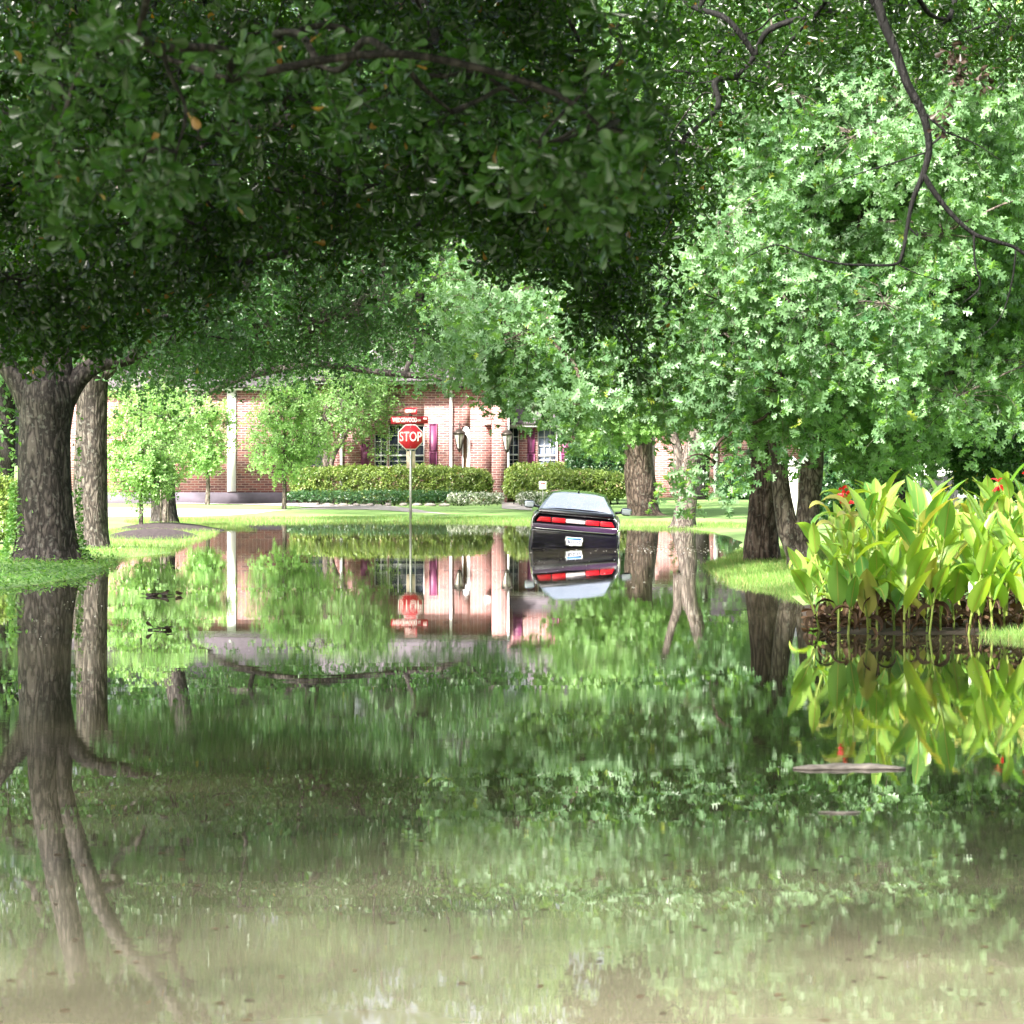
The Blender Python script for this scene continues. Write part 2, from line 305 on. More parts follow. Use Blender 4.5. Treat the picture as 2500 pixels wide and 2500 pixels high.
# ------------------------------------------------------------------ terrain and water
shore = [(-9, -20), (-8.5, 40), (-7.6, 45)] + [W(*p) for p in [(0, 1440), (200, 1412), (283, 1376), (301, 1364), (417, 1350), (464, 1325), (518, 1307), (529, 1297), (490, 1288), (435, 1281), (520, 1276), (600, 1274), (900, 1271), (1100, 1272), (1300, 1276), (1510, 1284), (1650, 1287), (1740, 1300), (1800, 1320), (1812, 1350), (1780, 1368), (1726, 1383), (1770, 1408), (1810, 1428), (1909, 1440), (1950, 1480), (1975, 1530), (2020, 1546), (2200, 1549), (2350, 1546), (2500, 1562)]] + [(9, 32.5), (13, 31), (16, 20), (16, -20)]
SH = np.array(shore, float)
def sdist(x, y):
    """signed distance to the water's edge, positive on land"""
    x = np.asarray(x, float); y = np.asarray(y, float); best = np.full(x.shape, 1e9); inside = np.zeros(x.shape, bool)
    n = len(SH)
    for i in range(n):
        a = SH[i]; c = SH[(i + 1) % n]; d = c - a; t = np.clip(((x - a[0]) * d[0] + (y - a[1]) * d[1]) / (d @ d), 0, 1)
        best = np.minimum(best, np.hypot(x - a[0] - t * d[0], y - a[1] - t * d[1]))
        cr = ((a[1] > y) != (c[1] > y)) & (x < (c[0] - a[0]) * (y - a[1]) / (c[1] - a[1] + 1e-12) + a[0]); inside ^= cr
    return np.where(inside, -best, best)
def gz(x, y):
    s = sdist(x, y); land = .035 * (1 - np.exp(-s.clip(0) / .35)) + .30 * (1 - np.exp(-s.clip(0) / 14))
    return np.where(s > 0, land, -.30 * (1 - np.exp(s.clip(None, 0) / 1.2)))
xs = np.unique(np.concatenate([np.linspace(-500, -45, 20), np.arange(-45, -16, 1.2), np.arange(-16, 16, .3), np.arange(16, 45, 1.2), np.linspace(45, 500, 20)]))
ys = np.unique(np.concatenate([np.linspace(-200, -6, 10), np.arange(-6, 28, 1.5), np.arange(28, 128, .4), np.arange(128, 180, 3), np.linspace(180, 900, 20)]))
X, Y = np.meshgrid(xs, ys); Z = gz(X, Y) + .012 * np.sin(X * 1.7) * np.sin(Y * 1.1)
def grid_mesh(name, X, Y, Z, mat, **kw):
    r, c = X.shape; V = np.stack([X, Y, Z], -1).reshape(-1, 3)
    i, j = np.meshgrid(np.arange(r - 1), np.arange(c - 1), indexing='ij')
    q = np.stack([i * c + j, i * c + j + 1, (i + 1) * c + j + 1, (i + 1) * c + j], -1).reshape(-1, 4)
    me = np_mesh(name, V, q.ravel(), np.full(len(q), 4), mat, None, True)
    return put(bpy.data.objects.new(name, me), **kw)
gr_ = grid_mesh("ground", X, Y, Z, M['ground'], kind="structure")
soil = ((X > 3.05) & (X < 9) & (Y > 32) & (Y < 41.5) & ((X < 5.0) | (Y > 34.6))).astype(np.float32)
at_ = gr_.data.attributes.new("soil", 'FLOAT', 'POINT'); at_.data.foreach_set("value", soil.ravel())
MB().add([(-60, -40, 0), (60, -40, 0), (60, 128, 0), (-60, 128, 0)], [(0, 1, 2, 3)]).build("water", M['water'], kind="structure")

def ribbon(name, lower, upper, mat, dz=.012, n=60, m=8, **kw):
    """sheet on the ground between two pixel polylines (near edge, far edge)"""
    def line(pts):
        out = []
        for u, v in pts:
            z = .1
            for _ in range(4):
                d = F * (CH - z) / (v - HV); z = float(gz(np.array([(u - CU) / F * d]), np.array([d]))[0])
            out.append(((u - CU) / F * d, d))
        a = np.array(out); s = np.linspace(0, 1, len(a)); t = np.linspace(0, 1, n)
        return np.stack([np.interp(t, s, a[:, 0]), np.interp(t, s, a[:, 1])], -1)
    A, B = line(lower), line(upper); k = np.linspace(0, 1, m)[:, None, None]
    G = A[None] * (1 - k) + B[None] * k
    X, Y = G[..., 0], G[..., 1]
    return grid_mesh(name, X, Y, gz(X, Y) + dz + .012 * np.sin(X * 1.7) * np.sin(Y * 1.1), mat, **kw)
ribbon("driveway", [(150, 1263), (560, 1265), (900, 1263), (1105, 1256.5)], [(150, 1236), (560, 1243), (900, 1241), (1105, 1255.8)], M['concrete'], kind="structure")
ribbon("garage_path", [(300, 1228.5), (640, 1233), (820, 1239), (905, 1240.8)], [(300, 1226), (700, 1226), (800, 1229), (905, 1232)], M['concrete'], .02, kind="structure")
ribbon("front_walk", [(1225, 1240), (1270, 1243), (1300, 1244)], [(1225, 1226), (1260, 1228), (1290, 1230)], M['concrete'], .02, 20, 6, kind="structure")
0 and ribbon("garden_bed", [(1968, 1540), (2030, 1553), (2200, 1556), (2380, 1553), (2700, 1556)], [(1960, 1440), (2030, 1430), (2200, 1420), (2420, 1420), (2700, 1420)], M['mulch'], .02, 70, 14, kind="structure")
def mound(name, u, v, ru, rd, h, mat, **kw):
    x0, y0 = W(u, v); n = 14
    a = np.linspace(0, 2 * np.pi, 40); r = np.linspace(0, 1, n); RR, A = np.meshgrid(r, a, indexing='ij')
    wob = 1 + .06 * np.sin(A * 3 + u) + .04 * np.sin(A * 5)
    X = x0 + ru * RR * np.cos(A) * wob; Y = y0 + rd * RR * np.sin(A) * wob
    return grid_mesh(name, X, Y, np.maximum(gz(X, Y), 0) + .01 + h * (1 - RR ** 2) - .02 * (RR > .99), mat, **kw)

# ------------------------------------------------------------------ foliage
def half_leaf(prof, dz=.08, curl=-.12):
    """leaf along +X, width in Y; prof = (x, half width) from base to tip; folded along the midrib"""
    n = len(prof); V = []
    f = lambda x: curl * x * x
    for x, y in prof: V.append((x, y, dz * y * 3 + f(x)))
    for x, y in prof[1:-1]: V.append((x, -y, dz * y * 3 + f(x)))
    A = list(range(n)); B = [0] + list(range(n, n + n - 2)) + [n - 1]
    return np.array(V), [tuple(A[::-1]), tuple(B)]
OBO = half_leaf([(0, 0), (.35, .07), (.62, .19), (.82, .24), (.96, .16), (1, 0)])
LOB = half_leaf([(0, 0), (.15, .03), (.22, .20), (.33, .24), (.36, .07), (.44, .10), (.52, .38), (.62, .36), (.60, .12), (.70, .12), (.80, .27), (.86, .22), (.84, .09), (1, 0)], .06, -.18)
DIA = (np.array([(0, 0, 0), (.5, .26, .05), (1, 0, -.08), (.5, -.26, .05)]), [(0, 3, 2, 1)])
BLADE = (np.array([(0, .03, 0), (0, -.03, 0), (.6, -.02, 0), (.6, .02, 0), (1, 0, -.12)]), [(0, 1, 2, 3), (3, 2, 4)])
def nrm(a): return a / (np.linalg.norm(a, axis=-1, keepdims=True) + 1e-9)
def add_leaves(mb, tpl, pos, X, Z, size, rnd=None):
    tv, tf = tpl; N = len(pos); k = len(tv)
    X = nrm(X); Yv = nrm(np.cross(Z, X)); Zv = np.cross(X, Yv); size = np.broadcast_to(size, (N,))[:, None, None]
    V = pos[:, None] + size * (tv[None, :, 0:1] * X[:, None] + tv[None, :, 1:2] * Yv[:, None] + tv[None, :, 2:3] * Zv[:, None])
    fl = np.array([i for f in tf for i in f]); fc = np.array([len(f) for f in tf])
    loops = (np.arange(N)[:, None] * k + fl[None]).ravel(); counts = np.tile(fc, N)
    if rnd is None: rnd = rng.random(N)
    mb.add(V.reshape(-1, 3), None, loops, counts, np.repeat(rnd, k))
def add_twigs(mb, a, b, r0, r1):
    N = len(a); d = nrm(b - a); ref = nrm(np.cross(d, nrm(rng.normal(size=(N, 3))))); s2 = np.cross(d, ref); V = []
    for p, r in ((a, r0), (b, r1)):
        for k in range(3):
            an = k * 2.0944; V.append(p + r * (math.cos(an) * ref + math.sin(an) * s2))
    V = np.stack(V, 1).reshape(-1, 3)
    q = np.array([0, 1, 4, 3, 1, 2, 5, 4, 2, 0, 3, 5])
    mb.add(V, None, (np.arange(N)[:, None] * 6 + q).ravel(), np.full(N * 3, 4), np.repeat(rng.random(N), 6))
def sprays(lm, tm, org, dirs, L, nc, tpl, size, per=5, droop=.15, wig=.35, twig=.004, tone=None, spread=(35, 95), outw=None):
    """leafy shoots: a bending twig with a whorl of leaves at each node"""
    N = len(org); p = org.copy(); d = nrm(dirs); step = (L / nc) * (.7 + .6 * rng.random(N))[:, None]
    tone = rng.random(N) if tone is None else tone
    for i in range(nc):
        d = nrm(d + wig * rng.normal(size=(N, 3)) + np.array([0, 0, -droop])); q = p + d * step
        if tm is not None and twig: add_twigs(tm, p, q, twig * (1 - i / nc * .6), twig * (1 - (i + 1) / nc * .6))
        p = q; D = np.repeat(d, per, 0); Q = np.repeat(p, per, 0) + rng.normal(size=(N * per, 3)) * size * .15
        rr = nrm(np.cross(D, rng.normal(size=D.shape))); th = np.radians(rng.uniform(*spread, len(D)))[:, None]
        Xl = np.cos(th) * D + np.sin(th) * rr
        Zl = np.array([0, 0, .55]) + .3 * D + .42 * rng.normal(size=D.shape) + (0 if outw is None else .75 * np.repeat(outw, per, 0))
        rn = np.clip(.6 * np.repeat(tone, per) + .4 * rng.random(len(D)) + (rng.random(len(D)) > .992) * .5, 0, 1)
        add_leaves(lm, tpl, Q, Xl, Zl, size * rng.uniform(.45, 1.25, len(D)), rn)

def smooth_path(pts, rad, n=8):
    pts = np.array(pts, float); rad = np.array(rad, float); out = []; ro = []
    k = len(pts)
    for i in range(k - 1):
        p0 = pts[max(i - 1, 0)]; p1 = pts[i]; p2 = pts[i + 1]; p3 = pts[min(i + 2, k - 1)]
        for t in np.linspace(0, 1, n, endpoint=False):
            out.append(.5 * ((2 * p1) + (-p0 + p2) * t + (2 * p0 - 5 * p1 + 4 * p2 - p3) * t * t + (-p0 + 3 * p1 - 3 * p2 + p3) * t ** 3)); ro.append(rad[i] * (1 - t) + rad[i + 1] * t)
    out.append(pts[-1]); ro.append(rad[-1])
    return np.array(out), np.array(ro)

def inpoly(px, py, poly):
    r = np.zeros(len(px), bool); n = len(poly)
    for i in range(n):
        a = poly[i]; c = poly[(i + 1) % n]
        r ^= ((a[1] > py) != (c[1] > py)) & (px < (c[0] - a[0]) * (py - a[1]) / (c[1] - a[1] + 1e-12) + a[0])
    return r
def clumps_in(poly, d0, d1, n, r, nsp, flat=.6):
    """clump centres spread through the solid that a crown's outline sweeps between two depths"""
    poly = np.array(poly, float); lo, hi = poly.min(0), poly.max(0); out = []
    while len(out) < n:
        u, v = rng.uniform(lo[0], hi[0]), rng.uniform(lo[1], hi[1])
        if not inpoly(np.array([u]), np.array([v]), poly)[0]: continue
        d = rng.uniform(d0, d1); rr = r * rng.uniform(.7, 1.25)
        c = P(u, v, d)
        if c[2] < .45: continue
        out.append((c, (rr, rr, rr * flat), nsp))
    return out

def gap(c):
    """True where foliage would keep the sun off the canna bed and the right hand oaks: such foliage is left out to let the sun in"""
    c = np.atleast_2d(c); out = np.zeros(len(c), bool)
    for zt, x0, x1, y0, y1 in ((1.0, 2.2, 11, 31, 44), (5.0, -1.5, 12, 42, 64), (1.0, -12, 9, 60, 120)):
        t = (c[:, 2] - zt) / sv.z; lx = c[:, 0] - t * sv.x; ly = c[:, 1] - t * sv.y
        out |= (t > 0) & (lx > x0) & (lx < x1) & (ly > y0) & (ly < y1)
    return out
def opened(cl): return [q for q in cl if not gap(q[0])[0]]  # drops unseen clumps that stand in the sun's way
def clumps_box(x, y, z, n, r, nsp):
    return [(np.array([rng.uniform(*x), rng.uniform(*y), rng.uniform(*z)]), (r, r, r * .5), nsp) for _ in range(n)]

def tree(name, label, trunks, clumps, barkm, leafm, tpl, lsize, base=None, L=.8, nc=5, per=5, droop=.15, twig=.005, sides=28, flare=None, ridge=.05, root=None, group=None, cat="tree", limbr=.02, seed=0, zcut=.35, rmax=.09, skmin=0, extra_bark=None, spread=(35, 95), attach_all=True):
    """trunks = list of (points, radii) - the first is the bole. Limbs grow from them to every clump."""
    b0 = np.array(trunks[0][0][0], float) if trunks else np.array(root, float)
    o = empty(name, (b0[0], b0[1], max(0.0, float(b0[2]))), label, cat, group); off = np.array(o.location)
    tm = MB(); skel = []
    for k, (pts, rad) in enumerate(trunks):
        pp, rr = smooth_path(pts, rad, 8)
        def shp(t, a, k=k, ln=np.linalg.norm(pp[-1] - pp[0])):
            if k or not flare: return 1.0
            h = t * ln
            return 1 + flare * np.exp(-h / .28) * (1 + .6 * np.sin(a * 5 + seed) + .35 * np.sin(a * 3 + seed * 2)) + .04 * np.sin(a * 2 + h * 1.5 + seed)
        tm.tube(pp - off, rr, sides if k == 0 else max(12, sides // 2), shp, ridge=ridge, seed=seed + k)
        st = 0 if not flare else int(len(pp) * .35)
        for q in range(st if k == 0 else 1, len(pp)):
            if rr[q] >= skmin: skel.append(pp[q])
    skel = np.array(skel) if len(skel) else np.array([b0])
    # limbs: join each clump to the nearest wood already there
    ctr = np.array([c[0] for c in clumps]); order = np.argsort(np.min(np.linalg.norm(ctr[:, None] - skel[None], axis=2), axis=1)) if len(ctr) else []
    nodes = list(skel); par = [-1] * len(nodes); cid = []
    paths = []
    for i in order:
        c = ctr[i]; A = np.array(nodes); dd = A - c; dist = np.linalg.norm(dd, axis=1) + np.maximum(0, dd[:, 2]) * .5
        j = int(np.argmin(dist)); a = A[j]; ln = np.linalg.norm(c - a); mid1 = a * .6 + c * .4 + rng.normal(size=3) * ln * .06 + np.array([0, 0, ln * .08]); mid2 = a * .25 + c * .75 + rng.normal(size=3) * ln * .06 + np.array([0, 0, ln * .05])
        k0 = len(nodes); nodes += [mid1, mid2, c]; par += [j, k0, k0 + 1]; paths.append((j, k0))
    cnt = np.zeros(len(nodes))
    for q in range(len(nodes) - 1, len(skel) - 1, -1):
        cnt[q] += 1 / 3
        if par[q] >= 0: cnt[par[q]] += cnt[q]
    for j, k0 in paths:
        pts = [nodes[j], nodes[k0], nodes[k0 + 1], nodes[k0 + 2]]
        r = [limbr * math.sqrt(cnt[k0] + .3) * 1.1, limbr * math.sqrt(cnt[k0]), limbr * math.sqrt(cnt[k0 + 1]), limbr * .45 * math.sqrt(max(cnt[k0 + 2], .2))]
        pp, rr = smooth_path(pts, np.minimum(r, rmax), 5); tm.tube(pp - off, rr, 7, cap=False)
    lm = MB(); nt_ = sum(c[2] for c in clumps)
    if nt_:
        og = []; dr = []; tn = []; ta = []; tb = []
        cm = ctr.mean(0)
        for c, r, k in clumps:
            q = nrm(rng.normal(size=(k, 3))) * (rng.random((k, 1)) ** .45); s_ = c + q * np.array(r)
            s_[:, 2] = np.maximum(s_[:, 2], zcut + .1)
            og.append(s_); dr.append(q + .35 * nrm(c - cm) + rng.normal(size=(k, 3)) * .25 + np.array([0, 0, .1])); tn.append(np.clip(rng.random() * .5 + rng.random(k) * .5, 0, 1))
            ta.append(np.repeat(c[None], k, 0)); tb.append(s_)
        og = np.concatenate(og); dr = np.concatenate(dr)
        if twig: add_twigs(tm, np.concatenate(ta) - off, og - off, twig * 1.5, twig)
        sprays(lm, tm, og - off, dr, L, nc, tpl, lsize, per, droop, twig=twig, tone=np.concatenate(tn), spread=spread, outw=nrm((og - cm) * np.array([.5, 1, 1])))
    tm.build("trunk", barkm, o, True)
    if nt_: lm.build("crown", leafm, o)
    return o

def T(d, *pts):            # trunk path from picture rows at one distance, radii in px
    s = F / d
    return [P(u, v, d) for u, v, r in pts], [r / s for u, v, r in pts]

# ---- big left oak
D1 = 57.5
a0 = T(D1, (112, 1392, 84), (110, 1340, 72), (110, 1250, 66), (110, 1150, 65), (112, 1050, 65), (116, 980, 70), (118, 930, 62))
stA = T(D1, (112, 950, 48), (112, 820, 38), (140, 640, 34), (168, 504, 31), (200, 330, 27), (240, 120, 22), (300, -150, 16), (330, -420, 9))
stB = T(D1, (150, 955, 36), (150, 840, 26), (190, 700, 24), (240, 560, 22), (300, 460, 20), (401, 340, 18), (520, 150, 15), (640, -100, 11), (700, -350, 6))
stC = T(D1, (150, 985, 34), (190, 925, 26), (240, 890, 20), (300, 878, 18), (400, 850, 10), (460, 830, 5))
stD = T(D1, (80, 985, 40), (30, 910, 26), (-60, 800, 20), (-200, 650, 14), (-320, 450, 8))
c1 = clumps_in([(-150, 250), (650, 250), (680, 700), (560, 830), (300, 800), (40, 850), (-150, 800)], 59.5, 66, 80, .75, 17)
c1 += clumps_in([(-250, -600), (900, -600), (900, 250), (-250, 250)], 60, 68, 100, 1.1, 16)
c1 += clumps_in([(255, 770), (620, 750), (560, 850), (290, 880)], 55, 58, 12, .35, 13)
oak1 = tree("oak_tree", "massive dark barked oak at the left edge with ivy on its base, forking low", [a0, stA, stB, stC, stD], c1, M['bark'], M['oak_mid'], OBO, .115, L=.8, flare=.62, seed=1, sides=56, limbr=.018)
# ---- second left oak
a0 = T(66, (222, 1352, 52), (222, 1290, 43), (221, 1200, 40), (222, 1100, 40), (224, 1000, 39), (226, 900, 37), (235, 760, 30), (250, 560, 26), (280, 300, 20), (300, 0, 12))
lb = T(66, (228, 930, 22), (300, 880, 18), (420, 840, 17), (560, 800, 16), (700, 787, 15), (760, 770, 14), (830, 757, 14), (930, 737, 12), (1010, 705, 9), (1110, 655, 6))
c2 = clumps_in([(200, 520), (1130, 520), (1150, 700), (1080, 800), (950, 830), (700, 850), (560, 870), (400, 880), (260, 900), (190, 860)], 62, 72, 130, .75, 17)
c2 += clumps_in([(100, -250), (1250, -250), (1250, 540), (100, 540)], 64, 76, 110, 1.2, 15)
tree("oak_tree", "second large oak just behind and right of the massive left edge oak", [a0, lb], c2, M['bark_second'], M['oak_mid'], OBO, .115, flare=.5, seed=4, sides=44, limbr=.017)
# ---- third left oak with the hanging limb before the house
a0 = T(91, (400, 1290, 40), (400, 1260, 33), (398, 1200, 30), (398, 1120, 29), (410, 1020, 28), (430, 900, 26), (470, 700, 22), (520, 450, 16), (560, 150, 10))
lb = T(96, (415, 1010, 12), (520, 950, 10), (620, 915, 9), (760, 890, 9), (850, 898, 8), (921, 908, 8), (1010, 916, 8), (1072, 922, 7), (1130, 945, 4))
c3 = clumps_in([(380, 600), (1200, 600), (1230, 830), (1225, 900), (1150, 915), (1080, 905), (1000, 855), (905, 880), (780, 880), (500, 900), (380, 900)], 92, 108, 135, .75, 16)
c3 += clumps_in([(480, 800), (1230, 810), (1230, 890), (1080, 890), (900, 870), (480, 860)], 101, 113, 50, .8, 16)
c3 += clumps_in([(300, 100), (1300, 100), (1300, 620), (300, 620)], 92, 110, 90, 1.4, 15)
tree("oak_tree", "thick pale trunked oak beside the mulch beds, its long limb hanging before the brick house", [a0, lb], c3, M['bark'], M['oak_mid'], OBO, .125, L=.9, flare=.35, seed=7, sides=32, limbr=.016)

# ---- right side oaks
a0 = T(57, (1860, 1380, 42), (1858, 1340, 42), (1862, 1290, 39), (1867, 1230, 36), (1871, 1150, 33), (1862, 1080, 32), (1822, 1010, 28), (1790, 900, 25), (1770, 700, 22), (1760, 450, 18), (1750, 150, 13), (1740, -150, 8))
c8 = clumps_in([(1100, 700), (1240, 640), (1400, 700), (1600, 550), (1700, 250), (1800, -100), (2000, -200), (2000, 960), (1880, 990), (1790, 1000), (1720, 940), (1600, 910), (1470, 920), (1380, 900), (1310, 860), (1235, 810), (1180, 750), (1110, 720)], 50, 60, 112, .85, 24)
c8 += clumps_in([(1650, 1120), (1750, 1120), (1740, 1155), (1670, 1155)], 49, 50, 3, .18, 3)
c8 += clumps_in([(1390, 980), (1460, 980), (1440, 1040)], 49, 50, 3, .2, 5)
c8 += clumps_in([(1300, -700), (2100, -700), (2100, -100), (1300, 0)], 52, 66, 60, 1.4, 16)
tree("broadleaf_oak", "brown oak with the swollen lumpy trunk standing on the right grassy bank", [a0], c8, M['bark_brown'], M['oak_pale'], LOB, .19, L=.9, nc=5, per=5, flare=.25, seed=2, ridge=.13, sides=44, limbr=.017, droop=.22)
a0 = T(54, (1962, 1400, 50), (1960, 1375, 40), (1952, 1350, 34), (1935, 1320, 27), (1922, 1285, 25), (1909, 1210, 22), (1903, 1150, 21), (1893, 1070, 20), (1860, 950, 17), (1840, 750, 14))
a1 = T(54, (1955, 1375, 33), (1960, 1330, 29), (1972, 1250, 28), (1981, 1148, 28), (1986, 1050, 27), (2000, 900, 24), (2040, 600, 20), (2100, 300, 15), (2150, -100, 9))
c9 = clumps_in([(1800, -100), (2650, -100), (2650, 1020), (2420, 1070), (2330, 1090), (2230, 1070), (2100, 1050), (2040, 980), (1960, 970), (1850, 960), (1750, 900), (1700, 400)], 48, 58, 128, .85, 24)
c9 += clumps_in([(1900, -700), (2800, -700), (2800, -100), (1900, -100)], 52, 66, 60, 1.4, 16)
tree("broadleaf_oak", "pale oak splitting into two stems low down, beside the canna lilies", [a0, a1], c9, M['bark_pale'], M['oak_pale'], LOB, .19, L=.9, nc=5, per=5, flare=.3, seed=5, sides=36, limbr=.017, droop=.22)
a0 = T(68, (2192, 1328, 40), (2190, 1260, 31), (2190, 1190, 30), (2188, 1120, 29), (2180, 1000, 26), (2200, 700, 20), (2230, 350, 12))
c10 = clumps_in([(1950, 300), (2600, 300), (2620, 1050), (2300, 1070), (1950, 1050)], 64, 74, 70, 1.0, 16)
tree("broadleaf_oak", "near black trunked tree rising behind the middle of the canna bed", [a0], c10, M['bark_dark'], M['oak_pale'], LOB, .19, L=.9, flare=.3, seed=9, sides=30, droop=.2)
# far right trunks
a0 = T(101, (1572, 1264, 46), (1570, 1240, 40), (1567, 1200, 37), (1560, 1140, 36), (1560, 1060, 34), (1570, 900, 26), (1590, 700, 18), (1600, 450, 10))
c6 = clumps_in([(1400, 930), (1480, 880), (1700, 860), (1710, 960), (1640, 1000), (1540, 1010), (1470, 1010), (1420, 980)], 95, 106, 55, .9, 18)
c6 += clumps_in([(1200, 300), (1900, 300), (1900, 950), (1350, 950)], 98, 112, 60, 1.5, 16)
tree("shade_tree", "stout dark trunk with flared roots on the lawn right of the car", [a0], c6, M['bark_brown'], M['far_light'], LOB, .22, L=1.0, flare=.5, seed=3, sides=40, limbr=.02)
a0 = T(88, (1669, 1292, 30), (1672, 1255, 25), (1679, 1210, 22), (1676, 1160, 22), (1684, 1110, 20), (1697, 1075, 19), (1715, 980, 16), (1730, 800, 12))
a1 = T(88, (1660, 1180, 18), (1656, 1140, 14), (1655, 1100, 12), (1640, 1050, 10), (1615, 950, 8))
c7 = clumps_in([(1560, 700), (1800, 650), (1850, 950), (1740, 970), (1600, 930)], 84, 92, 34, .9, 16)
tree("shade_tree", "slim pale trunk forked like a V at the water's edge right of the stout tree", [a0, a1], c7, M['bark_pale'], M['far'], LOB, .2, L=.9, flare=.25, seed=6, sides=28)

# ---- saplings
def sapling(label, u, vb, d, vt, ru, v0, v1, ns, dark=False, tr=5):
    gzv = float(gz(np.array([(u - CU) / F * d]), np.array([d]))[0]); s = F / d
    vbase = HV + (CH - gzv + .03) * s
    a0 = T(d, (u, vbase, tr * 1.3), (u + 2, (vbase + v1) / 2, tr), (u, v1, tr * .9), (u + 1, (v0 + v1) / 2, tr * .6), (u, v0 + 20, 2))
    c = []
    hr = ru / s
    for _ in range(ns):
        t = rng.random(); v = v0 + (v1 - v0) * t; wd = ru * math.sin(math.pi * (.12 + .80 * t ** .75)) ** .7; an = rng.uniform(0, 6.283); q = math.sqrt(rng.random())
        c.append((P(u + wd * q * math.cos(an), v, d) + np.array([0, hr * q * math.sin(an) * .8, 0]), (hr * .3, hr * .3, hr * .22), 13))
    tree("young_tree", label, [a0], c, M['bark_pale'], M['sapling'] if not dark else M['far_light'], OBO, .10 * max(1, d / 95), L=hr * .38, nc=4, per=5, sides=12, ridge=.02, limbr=.007, group="young street trees", droop=.05, seed=u)
sapling("young round headed tree in the nearer mulch bed behind the left oaks", 343, 1303, 84, 940, 96, 960, 1200, 56)
sapling("slender young tree with two thin stakes in the farther mulch bed", 402, 1287, 90, 960, 96, 975, 1160, 40)
sapling("young tree before the garage wall, left of the white pilaster", 506, 1227, 116, 960, 62, 990, 1140, 38)
sapling("pale yellow green young tree before the garage wall, right of the white pilaster", 693, 1243, 110, 940, 92, 955, 1150, 54)
a0 = T(118, (800, 1235, 11), (798, 1160, 10), (795, 1100, 9), (790, 1060, 8), (800, 980, 5))
a1 = T(118, (805, 1150, 7), (815, 1110, 6), (838, 1070, 5), (860, 1020, 4))
cE = clumps_in([(760, 900), (950, 900), (960, 1050), (935, 1090), (860, 1080), (780, 1085), (740, 1040)], 116, 119.5, 42, .5, 15)
tree("ornamental_tree", "small forked tree rising from behind the clipped hedge, left of the stop sign", [a0, a1], cE, M['bark_pale'], M['far_light'], OBO, .13, L=.5, sides=14, limbr=.012, nc=4)

# ---- overhanging near oaks
limb1 = ([(-9.5, 31, -.3), (-9.4, 31, 1.5), (-9.2, 30.8, 3.2), (-8.6, 30.5, 4.6), (-7.4, 30, 5.4), (-5.2, 29, 5.2), P(150, 400, 28.5), P(300, 352, 28), P(440, 338, 27.5), P(590, 315, 27), P(760, 280, 26.5), P(950, 200, 26), P(1200, 80, 26), P(1500, -40, 26)],
         [.62, .48, .42, .36, .28, .17, .10, .09, .08, .07, .055, .045, .035, .02])
limb2 = ([(-8.9, 30.7, 4.2), (-6.5, 32, 4.6), P(120, 470, 29), P(260, 480, 29), P(356, 540, 28.5), P(433, 576, 28), P(560, 640, 28), P(760, 600, 28), P(1000, 560, 29)],
         [.22, .16, .10, .075, .065, .06, .04, .03, .02])
limb3 = ([(-8.9, 30.7, 5.0), (-6, 28, 7.2), (-2, 24, 7.6), (2, 22, 7.2), (5, 22, 6.6)], [.3, .22, .16, .10, .05])
cn = clumps_in([(-80, -60), (1500, -60), (1600, 250), (1500, 440), (1380, 540), (1200, 490), (1080, 450), (900, 500), (760, 570), (600, 590), (450, 640), (300, 600), (120, 720), (-80, 740)], 21, 31, 150, .24, 14)
cn += clumps_in([(1100, 430), (1450, 430), (1540, 580), (1555, 770), (1515, 800), (1450, 680), (1340, 600), (1200, 520)], 26, 31, 30, .20, 12)
cn += clumps_in([(1180, 480), (1400, 520), (1400, 640), (1250, 590)], 26, 31, 10, .26, 14)
cn += clumps_in([(20, 620), (420, 620), (420, 700), (330, 740), (120, 790), (20, 780)], 24, 30, 22, .26, 14)
cn += opened(clumps_in([(-100, -1500), (1700, -1500), (1650, -60), (-100, -60)], 24, 44, 150, .8, 14))  # extra clumps above the frame, added to shade the canopy below
for u_, v_ in [(60, 800), (180, 790), (250, 720), (340, 770), (430, 730), (520, 690), (620, 700), (700, 640), (780, 660), (860, 580), (930, 600), (1010, 530), (1090, 560), (1250, 660), (1400, 740), (1480, 820), (1530, 870), (1590, 640), (1650, 520), (1680, 380), (1720, 260), (1640, 700)]:
    cn.append((P(u_ + rng.normal() * 20, v_ - 30, rng.uniform(26, 31)), (.12, .12, .14), 4))
def shade_canopy(o, x, y, z, n, size, sp):
    """unseen foliage added above the view to shade the canopy, bank and water"""
    mb = MB(); off = np.array(o.location); k = n // 30
    c = np.stack([rng.uniform(*x, k), rng.uniform(*y, k), rng.uniform(*z, k)], 1)
    ly = c[:, 1] - c[:, 2] / sv.z * sv.y; c = c[~gap(c) & (rng.random(k) > np.clip((16 - ly) / 8, 0, .8))]; k = len(c)  # thinned so sun reaches the near water
    for _ in range(30):
        p = c + rng.normal(size=(k, 3)) * sp
        add_leaves(mb, DIA, p - off, rng.normal(size=(k, 3)) * [1, 1, .4], rng.normal(size=(k, 3)) * .5 + [0, 0, 1], size * rng.uniform(.7, 1.2, k))
    mb.build("shade_canopy", M['oak_near'], o)  # added out-of-view leaves that block the sun
ov1 = tree("overhanging_oak", "dark overhanging oak rooted off the left edge, its leafy limbs filling the top left", [limb1, limb2, limb3], cn, M['bark_dark'], M['oak_near'], OBO, .088, L=.42, nc=5, per=6, droop=.28, twig=.004, sides=24, limbr=.008, rmax=.035, seed=8)
